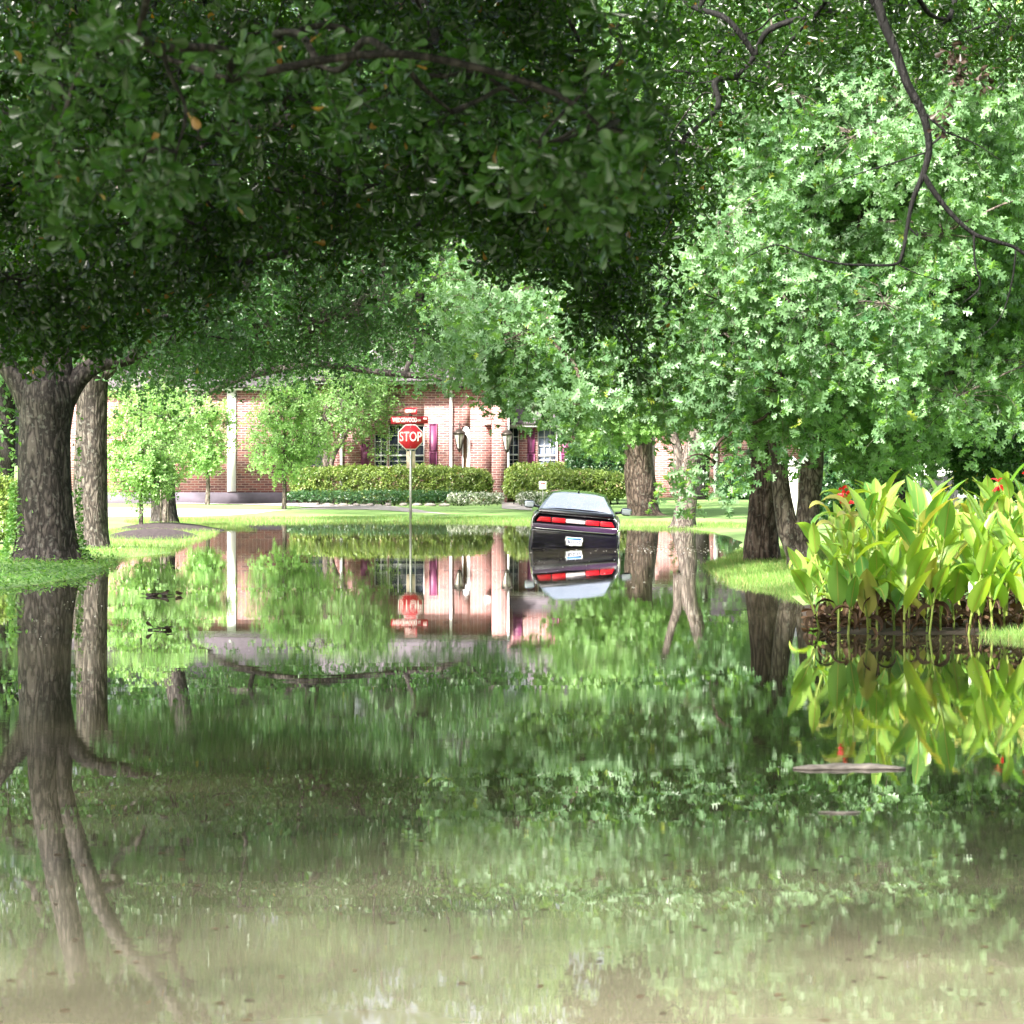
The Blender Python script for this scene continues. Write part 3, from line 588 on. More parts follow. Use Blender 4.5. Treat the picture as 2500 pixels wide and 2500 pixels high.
# nearer, out of focus shoots of a street oak whose trunk stands beside the camera
limb4 = ([(-6.5, 9, -.3), (-6.4, 9, 2), (-6.0, 9.5, 4.2), (-4.6, 11, 5.2), (-2.6, 13, 5.0), (-.2, 14.3, 5.3), (1.0, 15.2, 5.6)], [.5, .4, .32, .2, .12, .05, .006])
cc = clumps_in([(60, 60), (560, 80), (560, 440), (330, 460), (80, 400)], 14, 18, 11, .16, 6)
cc += clumps_in([(560, 60), (1560, 60), (1560, 300), (900, 300)], 15, 19, 11, .16, 6)
cc += clumps_in([(1180, 330), (1560, 300), (1590, 430), (1420, 450)], 14, 17, 6, .12, 6)
cc += clumps_in([(-300, -2500), (2600, -2500), (2600, -500), (-300, -500)], 12, 24, 120, .8, 14)  # overhead clumps out of view, added as a shading mass
shade_canopy(ov1, (-16, 14), (14, 42), (9, 12.5), 118000, .24, (.5, .5, .25))
ov2 = tree("overhanging_oak", "nearest oak foliage, blurred pale leaf clusters hanging at the top left", [limb4], cc, M['bark_dark'], M['oak_lit'], OBO, .095, L=.3, nc=4, per=6, droop=.25, twig=.003, sides=20, limbr=.006, rmax=.02, seed=12)
shade_canopy(ov2, (-18, 16), (-18, 20), (6.8, 9.5), 230000, .24, (.5, .5, .25))
shade_canopy(oak1, (-16, -2.6), (40, 60), (9.8, 12.5), 70000, .26, (.5, .5, .25))
# dark bare limb coming down at the top right
q = 30
lr0 = ([(8.5, 33, -.2), (8.4, 33, 2.5), (8.0, 32.6, 5.0), (6.8, 31.5, 6.7), (5.2, 30.5, 6.9)] + [P(2130, -120, q), P(2150, 30, q), P(2185, 120, q), P(2215, 205, q), P(2245, 260, q), P(2262, 310, q), P(2268, 370, q), P(2252, 430, q), P(2228, 490, q), P(2214, 560, q), P(2203, 620, q), P(2185, 645, q), P(2110, 647, q), P(2040, 642, q), P(1960, 620, q), P(1900, 598, q), P(1855, 612, q), P(1805, 640, q)],
       [.42, .34, .28, .22, .14, .075, .044, .042, .04, .038, .036, .032, .028, .022, .018, .017, .014, .012, .010, .008, .007, .005, .003])
lr1 = ([P(2253, 425, q), P(2285, 475, q), P(2330, 530, q), P(2380, 572, q), P(2440, 592, q), P(2490, 612, q), P(2600, 700, q)], [.028, .026, .023, .02, .019, .017, .01])
lr2 = ([P(2262, 280, q), P(2290, 305, q), P(2306, 322, q), P(2290, 340, q), P(2268, 358, q)], [.016, .014, .013, .011, .009])
lr3 = ([P(2306, 322, q), P(2380, 350, q), P(2440, 390, q)], [.010, .006, .003])
lr4 = ([P(2378, 572, q), P(2380, 640, q), P(2392, 700, q), P(2350, 740, q)], [.012, .010, .007, .003])
lr5 = ([P(2213, 550, q), P(2240, 575, q), P(2236, 560, q)], [.010, .008, .004])
lr6 = ([P(2262, 372, q), P(2180, 398, q), P(2080, 430, q), P(1980, 480, q)], [.009, .007, .005, .002])
lr7 = ([P(2480, 610, q), P(2470, 690, q), P(2440, 780, q), P(2380, 830, q)], [.010, .008, .005, .002])
lr8 = ([P(2190, 645, q), P(2240, 668, q), P(2310, 690, q)], [.008, .005, .002])
ct = clumps_in([(1560, -80), (2560, -80), (2560, 90), (2300, 120), (1900, 150), (1700, 240), (1640, 480), (1560, 560), (1500, 420)], 30, 40, 60, .32, 11)
ct += clumps_in([(1500, 200), (1660, 200), (1640, 560), (1500, 600)], 30, 40, 22, .3, 12)
ct += opened(clumps_in([(1500, -1400), (2700, -1400), (2700, -120), (1500, -120)], 28, 46, 90, .8, 14))
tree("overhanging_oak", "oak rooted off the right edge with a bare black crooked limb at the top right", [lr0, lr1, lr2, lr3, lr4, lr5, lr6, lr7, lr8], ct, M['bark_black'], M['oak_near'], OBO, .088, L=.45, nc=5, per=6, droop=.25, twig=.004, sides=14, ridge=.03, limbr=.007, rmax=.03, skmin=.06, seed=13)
# brown dead sprig among it
dm = MB(); og = np.array([P(2350 + rng.normal() * 25, 130 + rng.normal() * 35, 29.8) for _ in range(10)])
sprays(dm, None, og, np.tile([0, 0, -1.0], (10, 1)), .25, 3, OBO, .09, 5, .5)
dd_ = dm.build("dead_leaf_sprig", M['dead_dark']); put(dd_, "brown dead leaf sprig caught high in the top right branches", "dead leaves")

# ---- background trees
bgk = 0
def bgtree(u, d, top, bot, ru, label, mat, n=70, sz=.26):
    global bgk; bgk += 1; s = F / d
    a0 = ([np.array([(u - CU) / s, d, .1]), np.array([(u - CU) / s + .2, d, 4]), np.array([(u - CU) / s, d, (HV - top) / s * .6 + 2])], [.45, .35, .15])
    c = []
    while len(c) < n:
        q = rng.normal(size=3); q /= np.linalg.norm(q); q *= rng.random() ** .4
        v = (top + bot) / 2 + q[2] * (bot - top) / 2
        pt = P(u + q[0] * ru, v, d) + np.array([0, q[1] * ru / s * .8, 0])
        c.append((pt, (1.7, 1.7, 1.2), 20))
    tree("background_tree", label, [a0], c, M['bark_dark'], mat, DIA, sz, L=1.5, nc=4, per=6, twig=0.0, sides=12, limbr=.03, group="tall trees behind the house", seed=bgk)
bgtree(0, 120, 100, 1150, 330, "tall tree at the far left behind the massive oaks", M['far'])
bgtree(330, 142, -120, 1000, 330, "tall tree behind the left end of the garage", M['far'])
bgtree(700, 150, -60, 900, 330, "tall tree behind the brick garage's middle", M['far_light'])
bgtree(1050, 146, -160, 820, 330, "tall tree rising behind the house's main gable", M['far'])
bgtree(1400, 152, -60, 900, 330, "tall tree behind the house's right wing", M['far_light'])
bgtree(1700, 128, 0, 1080, 300, "tall tree between the two brick houses", M['far'])
bgtree(2050, 135, -150, 1080, 340, "tall tree behind the white post on the right", M['far_light'])
bgtree(2420, 125, -100, 1100, 330, "tall tree behind the yellow boards at the far right", M['far'])
bgtree(850, 190, -330, 600, 420, "highest tree in the distance behind the house", M['far'], 60, .34)
bgtree(1600, 195, -330, 700, 450, "distant tree top above the right hand oaks", M['far'], 60, .34)

# ------------------------------------------------------------------ brick house
S = F / 120.0
def hx(u): return (u - CU) / S
def hz(v): return CH - (v - HV) / S
YL, YM, YR, YU = 118.6, 120.0, 120.6, 122.5
house = empty("brick_house", (0, 120, .3), "red brick house with purple shutters, white trim and wall lanterns behind the flood", "house")
off = np.array([0, 120, .3])
def hb(mb, u0, u1, v0, v1, y0, y1): return mb.box(hx(u0), hx(u1), y0 - 120, y1 - 120, hz(v1) - .3, hz(v0) - .3)
G0 = hz(1226)
def wall_with_holes(u0, u1, v0, v1, y, thick, holes):
    """wall face pieces around rectangular openings"""
    mb = MB(); us = sorted({u0, u1} | {h[i] for h in holes for i in (0, 1)}); vs = sorted({v0, v1} | {h[i] for h in holes for i in (2, 3)})
    for i in range(len(us) - 1):
        run = None
        for j in range(len(vs) - 1):
            cu, cv = (us[i] + us[i + 1]) / 2, (vs[j] + vs[j + 1]) / 2
            hole = any(h[0] < cu < h[1] and h[2] < cv < h[3] for h in holes)
            if not hole:
                if run is None: run = vs[j]
            if (hole or j == len(vs) - 2) and run is not None:
                hb(mb, us[i], us[i + 1], run, vs[j] if hole else vs[j + 1], y, y + thick); run = None
    return mb
wins = {}
mw = wall_with_holes(732, 1200, 938, 1226, YM, .3, [(752, 790, 1072, 1150), (914, 946, 1060, 1152), (949, 1036, 1038, 1152), (1128, 1148, 1041, 1226)])
mw.build("wall", M['brick'], house)
wall_with_holes(1238.5, 1404, 1043, 1226, YR, .3, [(1239, 1267, 1042.9, 1145), (1313, 1360, 1042.9, 1145)]).build("wall", M['brick'], house)
hb(MB(), 1200.5, 1238, 935, 1226, YM - .7, YR).build("entry_pier", M['brick'], house)
hb(MB(), 1200.5, 1500, 900, 1010, YU, YU + .3).build("upper_wall", M['brick'], house)
hb(MB(), 120, 728, 955, 1201, YL, YL + .3).build("garage_wall", M['brick'], house)
mb = MB(); hb(mb, 119, 729, 1201, 1240, YL - .03, YL + .3); mb.build("foundation", M['found'], house)
hb(MB(), 722, 728, 955, 1226, YL + .31, YM + .3).build("return_wall", M['brick'], house)
hb(MB(), 563, 584, 955, 1199, YL - .08, YL - .002).build("pilaster", M['trim'], house)
mb = MB(); hb(mb, 110, 735, 944, 954.8, YL - .4, YL + .4); hb(mb, 728, 1245, 927, 937.8, YM - .8, YM + .4); mb.build("fascia", M['trim'], house)
hb(MB(), 1238.2, 1410, 1029, 1042.5, YR - .5, YR + .4).build("eave_trim", M['trim'], house)
hb(MB(), 1240, 1510, 890, 899.8, YU - .3, YU + .5).build("fascia", M['trim'], house)
def roofp(u0, u1, vb, vt, y0, y1, inset=0):
    a, b_, c, d = hx(u0), hx(u1), hz(vb) - .3, hz(vt) - .3; y0 -= 120; y1 -= 120
    V = [(a, y0, c), (b_, y0, c), (b_ - inset, y1, d), (a + inset, y1, d), (a, y0, c - .12), (b_, y0, c - .12), (b_ - inset, y1, d - .12), (a + inset, y1, d - .12)]
    return MB().add(V, [(0, 1, 2, 3), (7, 6, 5, 4), (0, 4, 5, 1), (1, 5, 6, 2), (2, 6, 7, 3), (3, 7, 4, 0)])
roofp(100, 745, 943, 800, YL - .45, 124, 1.5).build("roof", M['roof'], house)
roofp(726, 1247, 926, 770, YM - .85, 126, 1.5).build("roof", M['roof'], house)
roofp(1239, 1414, 1028.5, 985, YR - .55, YU - .01, .2).build("porch_roof", M['roof'], house)
roofp(1236, 1515, 889, 740, YU - .35, 127, 1.5).build("roof", M['roof'], house)
def window(u0, u1, v0, v1, y, nx, nyt, split, pale=False, nyb=3):
    fr = MB(); f = 2.2
    hb(fr, u0, u0 + f, v0, v1, y - .03, y + .08); hb(fr, u1 - f, u1, v0, v1, y - .03, y + .08)
    hb(fr, u0 + f, u1 - f, v0, v0 + f, y - .03, y + .08); hb(fr, u0 + f, u1 - f, v1 - f, v1, y - .03, y + .08)
    if split: hb(fr, u0 + f, u1 - f, split - 2, split + 2, y - .035, y + .07)
    for i in range(1, nx):
        u = u0 + f + (u1 - u0 - 2 * f) * i / nx; hb(fr, u - .8, u + .8, v0 + f, v1 - f, y - .01, y + .05)
    for (p, q_, n_) in (((v0 + f), (split or v1) - 2, nyt), ((split or v1) + 2, v1 - f, nyb)):
        if q_ <= p: continue
        for i in range(1, n_):
            v = p + (q_ - p) * i / n_; hb(fr, u0 + f, u1 - f, v - .8, v + .8, y - .008, y + .045)
    o = fr.build("window", M['trim'], house)
    hb(MB(), u0 + f, u1 - f, v0 + f, v1 - f, y + .055, y + .068).build("pane", M['glass_pale' if pale else 'glass'], o)
    return o
window(752, 790, 1072, 1150, YM + .1, 2, 2, 1112, True)
window(914, 946, 1060, 1152, YM + .1, 2, 3, 1112)
window(949, 1036, 1038, 1152, YM + .1, 4, 3, 1112)
window(1239, 1267, 1043, 1145, YR + .1, 2, 3, 1110)
window(1313, 1360, 1043, 1145, YR + .1, 3, 3, 1112, True)
def shutter(u0, u1, v0, v1, y):
    mb = MB(); hb(mb, u0, u1, v0, v1, y - .03, y - .002); mid = (v0 + v1) / 2 + 5
    for a, b_ in ((v0, mid - 1.5), (mid + 1.5, v1)):
        for (p, q_, r, t) in ((u0, u0 + 2.5, a, b_), (u1 - 2.5, u1, a, b_), (u0 + 2.5, u1 - 2.5, a, a + 3), (u0 + 2.5, u1 - 2.5, b_ - 3, b_)):
            hb(mb, p, q_, r, t, y - .055, y - .03)
    mb.build("shutter", M['shutter'], house)
shutter(881, 901, 1078, 1160, YM); shutter(1048, 1067, 1034, 1160, YM)
shutter(1288, 1306, 1043.5, 1160, YR); shutter(1370, 1392, 1043.5, 1160, YR)
shutter(1253, 1275, 925, 990, YU); shutter(1345, 1367, 925, 990, YU)
def downspout(u, v0, v1, y, r=.055):
    mb = MB(); x = hx(u); mb.tube([(x, y - 120 - .12, hz(v0) - .3), (x, y - 120 - .08, hz((v0 + v1) / 2) - .3), (x, y - 120 - .08, hz(v1) + .1 - .3), (x + .05, y - 120 - .3, hz(v1) - .3)], [r] * 4, 8)
    mb.build("downspout", M['trim'], house, True)
downspout(833.5, 940, 1222, YM); downspout(1101, 940, 1215, YM); downspout(1240.5, 940, 1203, YM - .55, .05)
downspout(1360, 1043, 1160, YR, .03)
# door with arched top light
dm = MB(); hb(dm, 1130.5, 1147.5, 1062, 1222, YM + .12, YM + .18); dr_ = dm.build("door", plain("door_brown", (.2, .11, .06), .5), house)
dm = MB(); hb(dm, 1140, 1148, 1062, 1222, YM - .02, YM + .12); hb(dm, 1128.5, 1148, 1058, 1062, YM - .02, YM + .12); hb(dm, 1128.5, 1131, 1062, 1222, YM - .02, YM + .12); dm.build("frame", M['trim'], dr_)
dm = MB(); n = 12; pts = [(hx(1128.5) + (hx(1147.5) - hx(1128.5)) / 2 * (1 - math.cos(t)), hz(1058) + .25 * math.sin(t) - .3) for t in np.linspace(0, math.pi, n)]
dm.prism([(x, z) for x, z in pts[::-1]], .0, .05); dm.build("fan_light", M['trim'], dr_)
hb(MB(), 1182, 1199, 1027, 1037, YM - .3, YM - .002).build("porch_trim", M['trim'], house)
def lantern(u, v, y):
    """hexagonal wall lantern on a scrolled arm"""
    o = MB(); x = hx(u); z = hz(v) - .3; yy = y - 120 - .28
    def ring(h, r, n=6): return [(x + r * math.cos(k * 2 * math.pi / n + .4), yy + r * math.sin(k * 2 * math.pi / n + .4), z + h) for k in range(n)]
    prof = [(.42, .02), (.40, .10), (.30, .22), (.27, .24), (.22, .23)]
    V = []; 
    for h, r in prof: V += ring(h, r)
    Fs = [(i * 6 + k, (i + 1) * 6 + k, (i + 1) * 6 + (k + 1) % 6, i * 6 + (k + 1) % 6) for i in range(len(prof) - 1) for k in range(6)] + [tuple(range(6)), tuple(range(29, 23, -1))]
    o.add(V, Fs)
    for k in range(6):
        a = np.array(ring(.22, .21)[k]); b_ = np.array(ring(-.28, .09)[k]); o.tube([a, b_], [.018, .018], 5)
    V = ring(-.28, .10) + ring(-.32, .09) + ring(-.44, .015); o.add(V, [(i * 6 + k, (i + 1) * 6 + k, (i + 1) * 6 + (k + 1) % 6, i * 6 + (k + 1) % 6) for i in range(2) for k in range(6)] + [tuple(range(6)), tuple(range(17, 11, -1))])
    t = np.linspace(0, 4.2, 14); o.tube([(x, yy + .14 - .14 * math.cos(q) * 1.0, z + .52 + .13 * math.sin(q)) for q in t], [.018] * 14, 6)
    o.tube([(x, yy + .28, z + .5), (x, yy + .02, z + .46)], [.016, .016], 6)
    ob = o.build("wall_lantern", M['metal_dark'], house)
    V = ring(.22, .185) + ring(-.28, .075); MB().add(V, [(k, k + 6, (k + 1) % 6 + 6, (k + 1) % 6) for k in range(6)]).build("lamp_glass", M['lampglass'], ob)
lantern(1122, 1075, YM); lantern(1238, 1078, YM - .7)

# neighbouring house on the right
S2 = F / 134.0
nb = empty("neighbour_house", (0, 134, .3), "second brick house glimpsed behind the trunks on the right", "house")
def n_(mb, u0, u1, v0, v1, y0, y1): return mb.box((u0 - CU) / S2, (u1 - CU) / S2, y0, y1, CH - (v1 - HV) / S2 - .3, CH - (v0 - HV) / S2 - .3)
n_(MB(), 1600, 1960, 1040, 1222, 0, .3).build("wall", M['brick'], nb)
n_(MB(), 1590, 1970, 1030, 1039.8, -.5, .4).build("fascia", M['trim'], nb)
n_(MB(), 1742, 1752, 1040, 1215, -.12, -.01).build("downspout", M['trim'], nb)
x0, x1 = (1585 - CU) / S2, (1975 - CU) / S2
MB().add([(x0, -.6, 3.1), (x1, -.6, 3.1), (x1 - 1, 5, 5.6), (x0 + 1, 5, 5.6), (x0, -.6, 2.98), (x1, -.6, 2.98), (x1 - 1, 5, 5.4), (x0 + 1, 5, 5.4)], [(0, 1, 2, 3), (7, 6, 5, 4), (0, 4, 5, 1), (1, 5, 6, 2), (3, 2, 6, 7), (0, 3, 7, 4)]).build("roof", M['roof'], nb)
# white outbuilding glimpsed above the cannas
gb = empty("white_garage", (0, 112, .3), "white sided building glimpsed between leaves above the canna bed", "garage")
S3 = F / 112.0
def g_(mb, u0, u1, v0, v1, y0, y1): return mb.box((u0 - CU) / S3, (u1 - CU) / S3, y0, y1, CH - (v1 - HV) / S3 - .3, CH - (v0 - HV) / S3 - .3)
mb = MB()
for k in range(12): g_(mb, 2080, 2480, 1110 + k * 9, 1118.6 + k * 9, -.02 * (k % 2), .2)
mb.build("siding", M['trim'], gb)
g_(MB(), 2070, 2490, 1099, 1109.8, -.4, .3).build("fascia", M['trim'], gb)
x0, x1 = (2060 - CU) / S3, (2500 - CU) / S3
MB().add([(x0, -.5, 2.2), (x1, -.5, 2.2), (x1 - 1, 4, 3.9), (x0 + 1, 4, 3.9), (x0, -.5, 2.1), (x1, -.5, 2.1), (x1 - 1, 4, 3.7), (x0 + 1, 4, 3.7)], [(0, 1, 2, 3), (7, 6, 5, 4), (0, 4, 5, 1), (1, 5, 6, 2), (3, 2, 6, 7), (0, 3, 7, 4)]).build("roof", M['roof'], gb)

# white post with cap between the stems
x, y = (1936 - CU) / F * 78, 78
po = empty("gate_post", (x, y, .05), "white square post with a grey cap seen between the forked stems", "post")
MB().box(-.11, .11, -.11, .11, -.1, 1.66).build("shaft", M['white'], po)
MB().box(-.16, .16, -.16, .16, 1.66, 1.74).add([(-.13, -.13, 1.74), (.13, -.13, 1.74), (.13, .13, 1.74), (-.13, .13, 1.74), (0, 0, 1.88)], [(0, 1, 4), (1, 2, 4), (2, 3, 4), (3, 0, 4), (3, 2, 1, 0)]).build("cap", M['cap'], po)

# boards at the far right
def boards(name, label, cat, u0, u1, vt, vb, d, n, mat, fan, lean=0):
    o = empty(name, ((u0 + u1) / 2 / F * d - CU / F * d, d, .1), label, cat); s = F / d; wd = (u1 - u0) / s; mb = MB(); h = (vb - vt) / s
    for k in range(n):
        t = (k + .5) / n - .5; xx = t * wd; an = t * fan + lean
        w_ = wd / n * .44; y0 = .03 * (k % 2)
        V = []
        for zz, e_ in ((0, 0), (h, math.tan(an) * h)):
            for yy in (y0, y0 + .02): V += [(xx - w_ + e_, yy, zz), (xx + w_ + e_, yy, zz)]
        mb.add(V, [(0, 1, 3, 2), (4, 6, 7, 5), (0, 4, 5, 1), (2, 3, 7, 6), (0, 2, 6, 4), (1, 5, 7, 3)])
    mb.build("pickets", mat, o)
    for q0 in (.25, .7): MB().box(-wd / 2, wd / 2, .052, .09, h * q0, h * (q0 + .06)).build("rail", mat, o)
boards("board_fence", "ochre yellow upright boards fanning out behind the cannas at the far right", "fence", 2370, 2470, 1120, 1330, 64, 9, M['yellow'], -.5)
boards("picket_fence", "weathered grey boards leaning behind the middle of the canna bed", "fence", 2215, 2330, 1160, 1330, 66, 11, M['greywood'], -.1, .12)

# ------------------------------------------------------------------ hedges, bushes, flowers
def bush(name, label, cat, u0, u1, vt, vb, d, dep, mat, n, tpl=OBO, sz=.09, stems=True, group=None, rnd_end=True):
    s = F / d; cx = ((u0 + u1) / 2 - CU) / s; g = float(gz(np.array([cx]), np.array([d]))[0]); w2 = (u1 - u0) / 2 / s
    zt = CH - (vt - HV) / s - g; zb = CH - (vb - HV) / s - g
    o = empty(name, (cx, d, g), label, cat, group); lm = MB(); tm = MB()
    q = rng.uniform(-1, 1, (n, 3)); q = q[(np.abs(q[:, 0]) ** 4 + np.abs(q[:, 1]) ** 4 + np.abs(q[:, 2]) ** 4) < 1]
    rad = (np.abs(q) ** 4).sum(1) ** .25; q = q / rad[:, None] * (rad[:, None] ** .35)
    zc = (zt + zb) / 2; hh = (zt - zb) / 2
    edge = 1 - .12 * np.sin(q[:, 0] * w2 * 1.3 + u0) ** 2
    org = np.stack([q[:, 0] * w2, q[:, 1] * dep / 2, zc + q[:, 2] * hh * edge], 1)
    sprays(lm, tm, org, q + np.array([0, -.2, .5]), sz * 1.6, 2, tpl, sz, 5, 0, twig=.004)
    for k in range(int(w2 * 7)):
        a = np.array([rng.uniform(-.92, .92) * w2, rng.uniform(-.3, .3) * dep, -.02]); b_ = a + np.array([rng.normal() * .15, rng.normal() * .1, zc])
        tm.tube([a, (a + b_) / 2 + rng.normal(size=3) * .03, b_], [.02, .016, .01], 5)
    lm.build("foliage", mat, o); tm.build("stems", M['bark_dark'], o)
    return o
bush("clipped_hedge", "long clipped hedge beneath the house windows, left of the entry pier", "hedge", 718, 1192, 1146, 1212, 117.3, 1.5, M['hedge'], 5200, sz=.10)
bush("clipped_hedge", "upper bright hedge right beneath the right wing windows", "hedge", 1243, 1400, 1139, 1200, 118.8, 1.0, M['hedge'], 1600, sz=.10)
bush("clipped_hedge", "lower hedge running behind the car's roof to the stout tree", "hedge", 1240, 1530, 1158, 1216, 116.6, 1.4, M['hedge'], 3400, sz=.10)
bush("dark_bush", "tall dark green bush at the right corner of the house", "bush", 1395, 1535, 1075, 1205, 118.5, 2.0, M['hedge_dark'], 2300, sz=.13)
bush("dark_bush", "dark round bush before the second brick house", "bush", 1765, 1850, 1130, 1212, 128, 2.0, M['hedge_dark'], 1000, sz=.14)
bush("ground_cover", "low leafy border along the foot of the long hedge", "border plants", 700, 1130, 1206, 1219, 115.6, .6, M['hedge_dark'], 1300, sz=.08)
bush("flower_border", "white flowering border left of the entry pier", "flowers", 1098, 1225, 1209, 1226, 115, .8, M['flower_white'], 700, DIA, .07)
bush("flower_border", "white flowering border beside the front walk, right of the pier", "flowers", 1268, 1335, 1208, 1228, 114, .8, M['flower_white'], 420, DIA, .07)
bush("shrub", "yellowish shrub in deep shade at the far left edge", "shrub", -60, 36, 1180, 1300, 68, 1.2, M['hedge'], 700, sz=.1)
bush("dark_bush", "big dark shrub behind the white post on the right", "bush", 1990, 2160, 1110, 1250, 82, 1.6, M['hedge_dark'], 1500, LOB, .16)
bush("dark_bush", "leafy shrub at the right edge above the last canna lilies", "bush", 2350, 2560, 1080, 1190, 52, 1.4, M['oak_mid'], 1500, OBO, .10)
# edging stones
sm = None
for k, u in enumerate([722, 745, 763, 800, 838, 870, 905, 948, 985, 1018, 1050, 1085]):
    d = 114.6 + .3 * math.sin(k); x = (u - CU) / F * d
    bm = bmesh.new(); bmesh.ops.create_icosphere(bm, subdivisions=2, radius=1)
    for v in bm.verts:
        r = 1 + .16 * math.sin(v.co.x * 5 + k) * math.cos(v.co.y * 4 + k * 2); v.co = Vector((v.co.x * (.17 + .05 * math.sin(k * 7)), v.co.y * .12, v.co.z * .07)) * r
    me = bpy.data.meshes.new("stone"); bm.to_mesh(me); bm.free(); me.materials.append(M['stone'])
    for p in me.polygons: p.use_smooth = True
    o = bpy.data.objects.new("edging_stone", me); o.location = (x, d, float(gz(np.array([x]), np.array([d]))[0]) + .04)
    put(o, "rough pale stone edging the border below the long hedge", "stone", "edging stones of the hedge border")
# mulch beds
o = mound("mulch_bed", 375, 1314.5, 1.0, 4.0, .15, M['mulch']); put(o, "nearer dark mulch bed around the round headed young tree", "mulch bed")
o = mound("mulch_bed", 410, 1296.5, 1.35, 4.0, .15, M['mulch']); put(o, "farther dark mulch bed in front of the thick pale trunk", "mulch bed")
for k, du in enumerate((-9, 9)):
    d = 89.5; x = (401 + du - CU) / F * d
    MB().tube([(x, d, 0), (x + .02, d, 1.9)], [.022, .02], 8).build("tree_stake", M['bark_pale'], smooth=True, label=("left" if k == 0 else "right") + " thin pale stake tied to the slender young tree", cat="stake", group="stakes of the young tree")
# small yard sign
d = 112; x = (1325 - CU) / F * d; g = float(gz(np.array([x]), np.array([d]))[0])
ys_ = empty("yard_sign", (x, d, g), "small white yard sign with red and blue lines standing behind the car", "sign")
rbox("panel", M['white'], ys_, -.13, .13, -.01, .01, .62, .90, .009, 2)
MB().tube([(0, .015, -.05), (0, .015, .66)], [.012, .012], 6).build("stake", M['galv'], ys_)
mb = MB(); mb.box(-.075, .075, -.0135, -.011, .80, .83); mb.build("red_line", M['red'], ys_)
mb = MB(); mb.box(-.075, .075, -.0135, -.011, .735, .755); mb.build("blue_line", M['plate_blue'], ys_)

# ------------------------------------------------------------------ stop sign
d = 98.6; s = F / d
sg = empty("stop_sign", ((1002.5 - CU) / s, d, 0), "red octagonal stop sign under two street name blades on a steel post in the water", "street sign")
def sz_(v): return CH - (v - HV) / s
MB().tube([(0, 0, -.4), (0, 0, 1.2), (0, 0, sz_(1015))], [.038, .038, .034], 10).build("post", M['galv'], sg, True)
cz = sz_(1067); rr = 30.5 / s / math.cos(math.pi / 8)
def octo(r, y0, y1): 
    return MB().prism([(r * math.cos(math.pi / 8 + k * math.pi / 4), cz + r * math.sin(math.pi / 8 + k * math.pi / 4)) for k in range(8)], y0, y1)
octo(rr, -.062, -.056).build("sign_border", M['white'], sg)
pl = octo(rr * .935, -.068, -.0625).build("sign_face", M['red'], sg)
text_part("sign_text", "STOP", .40, M['white'], pl, (0, -.0705, cz), (R(90), 0, 0), .70, .006)
for zz in (cz + .3, cz - .3):
    MB().tube([(0, -.074, zz), (0, -.068, zz)], [.015, .015], 8).build("bolt", M['galv'], pl)
mb = MB(); mb.box(-.125, .135, .05, .056, sz_(1143), sz_(1101)); mb.build("backing_plate", M['tan'], sg)
mb = MB(); mb.box(-.05, .05, -.05, .05, sz_(1017), sz_(1011)); mb.box(-.03, .03, -.03, .03, sz_(1011), sz_(1008)); mb.build("blade_bracket", M['metal_dark'], sg)
b1_ = MB().box(-.565, .555, -.004, .004, sz_(1034.5), sz_(1017)).build("street_name_blade", M['dkred'], sg); b1_.rotation_euler = (0, R(-.5), R(-4)); b1_.location = (0, -.05, 0)
zc = (sz_(1034.5) + sz_(1017)) / 2
text_part("name_text", "WEDGEWOOD", .185, M['white'], b1_, (-.15, -.0065, zc), (R(90), 0, 0), .58, .006)
text_part("suffix_text", "DR", .085, M['white'], b1_, (.29, -.0065, zc - .01), (R(90), 0, 0), .8, .003)
text_part("number_text", "4500", .07, M['white'], b1_, (.46, -.0065, zc + .04), (R(90), 0, 0), .8, .003)
b2_ = MB().box(-.50, .50, -.004, .004, sz_(1012), sz_(996)).build("street_name_blade", M['dkred'], sg); b2_.rotation_euler = (0, 0, R(-66))
zc = (sz_(1012) + sz_(996)) / 2
text_part("name_text", "WILDWOOD LN", .13, M['white'], b2_, (-.02, -.0065, zc), (R(90), 0, 0), .85, .004)

# ------------------------------------------------------------------ car
car = empty("coupe_car", ((1397 - CU) / F * 68.4, 68.4, -.31), "glossy black two door coupe stranded nose away in the flood, tilted to its right", "car", rot=(R(1.0), R(4.8), R(-1.6)))
st = [  # y, half width, shoulder z, centre z
    (.02, .875, .985, 1.03), (.10, .905, .995, 1.06), (.35, .94, 1.0, 1.085), (.80, .965, 1.01, 1.10), (1.3, .965, 1.0, 1.10), (2.0, .945, .985, 1.06), (2.9, .94, .97, 1.04), (3.5, .95, .965, 1.03), (4.2, .95, .93, .98), (4.75, .91, .88, .92), (4.98, .82, .80, .84)]
V = []; ncol = 17
for y, w_, zs, zc_ in st:
    half = [(w_ * .84, .22), (w_ * .95, .27), (w_ * .985, .42), (w_ * 1.0, .60), (w_ * .995, .78), (w_ * .96, zs - .04), (w_ * .88, zs + .01), (w_ * .6, zs * .35 + zc_ * .65), (0, zc_)]
    ring = [(-x_, y, z_) for x_, z_ in half[:-1]] + [(0, y, half[-1][1])] + [(x_, y, z_) for x_, z_ in half[:-1][::-1]]
    V += ring
Fs = [(i * ncol + j, i * ncol + j + 1, (i + 1) * ncol + j + 1, (i + 1) * ncol + j)[::-1] for i in range(len(st) - 1) for j in range(ncol - 1)]
Fs += [tuple(range(ncol))[::1], tuple(range((len(st) - 1) * ncol, len(st) * ncol))[::-1]] + [(i * ncol, (i + 1) * ncol, (i + 1) * ncol + ncol - 1, i * ncol + ncol - 1)[::-1] for i in range(len(st) - 1)]
ob = MB().add(V, Fs).build("body", M['paint'], car, True)
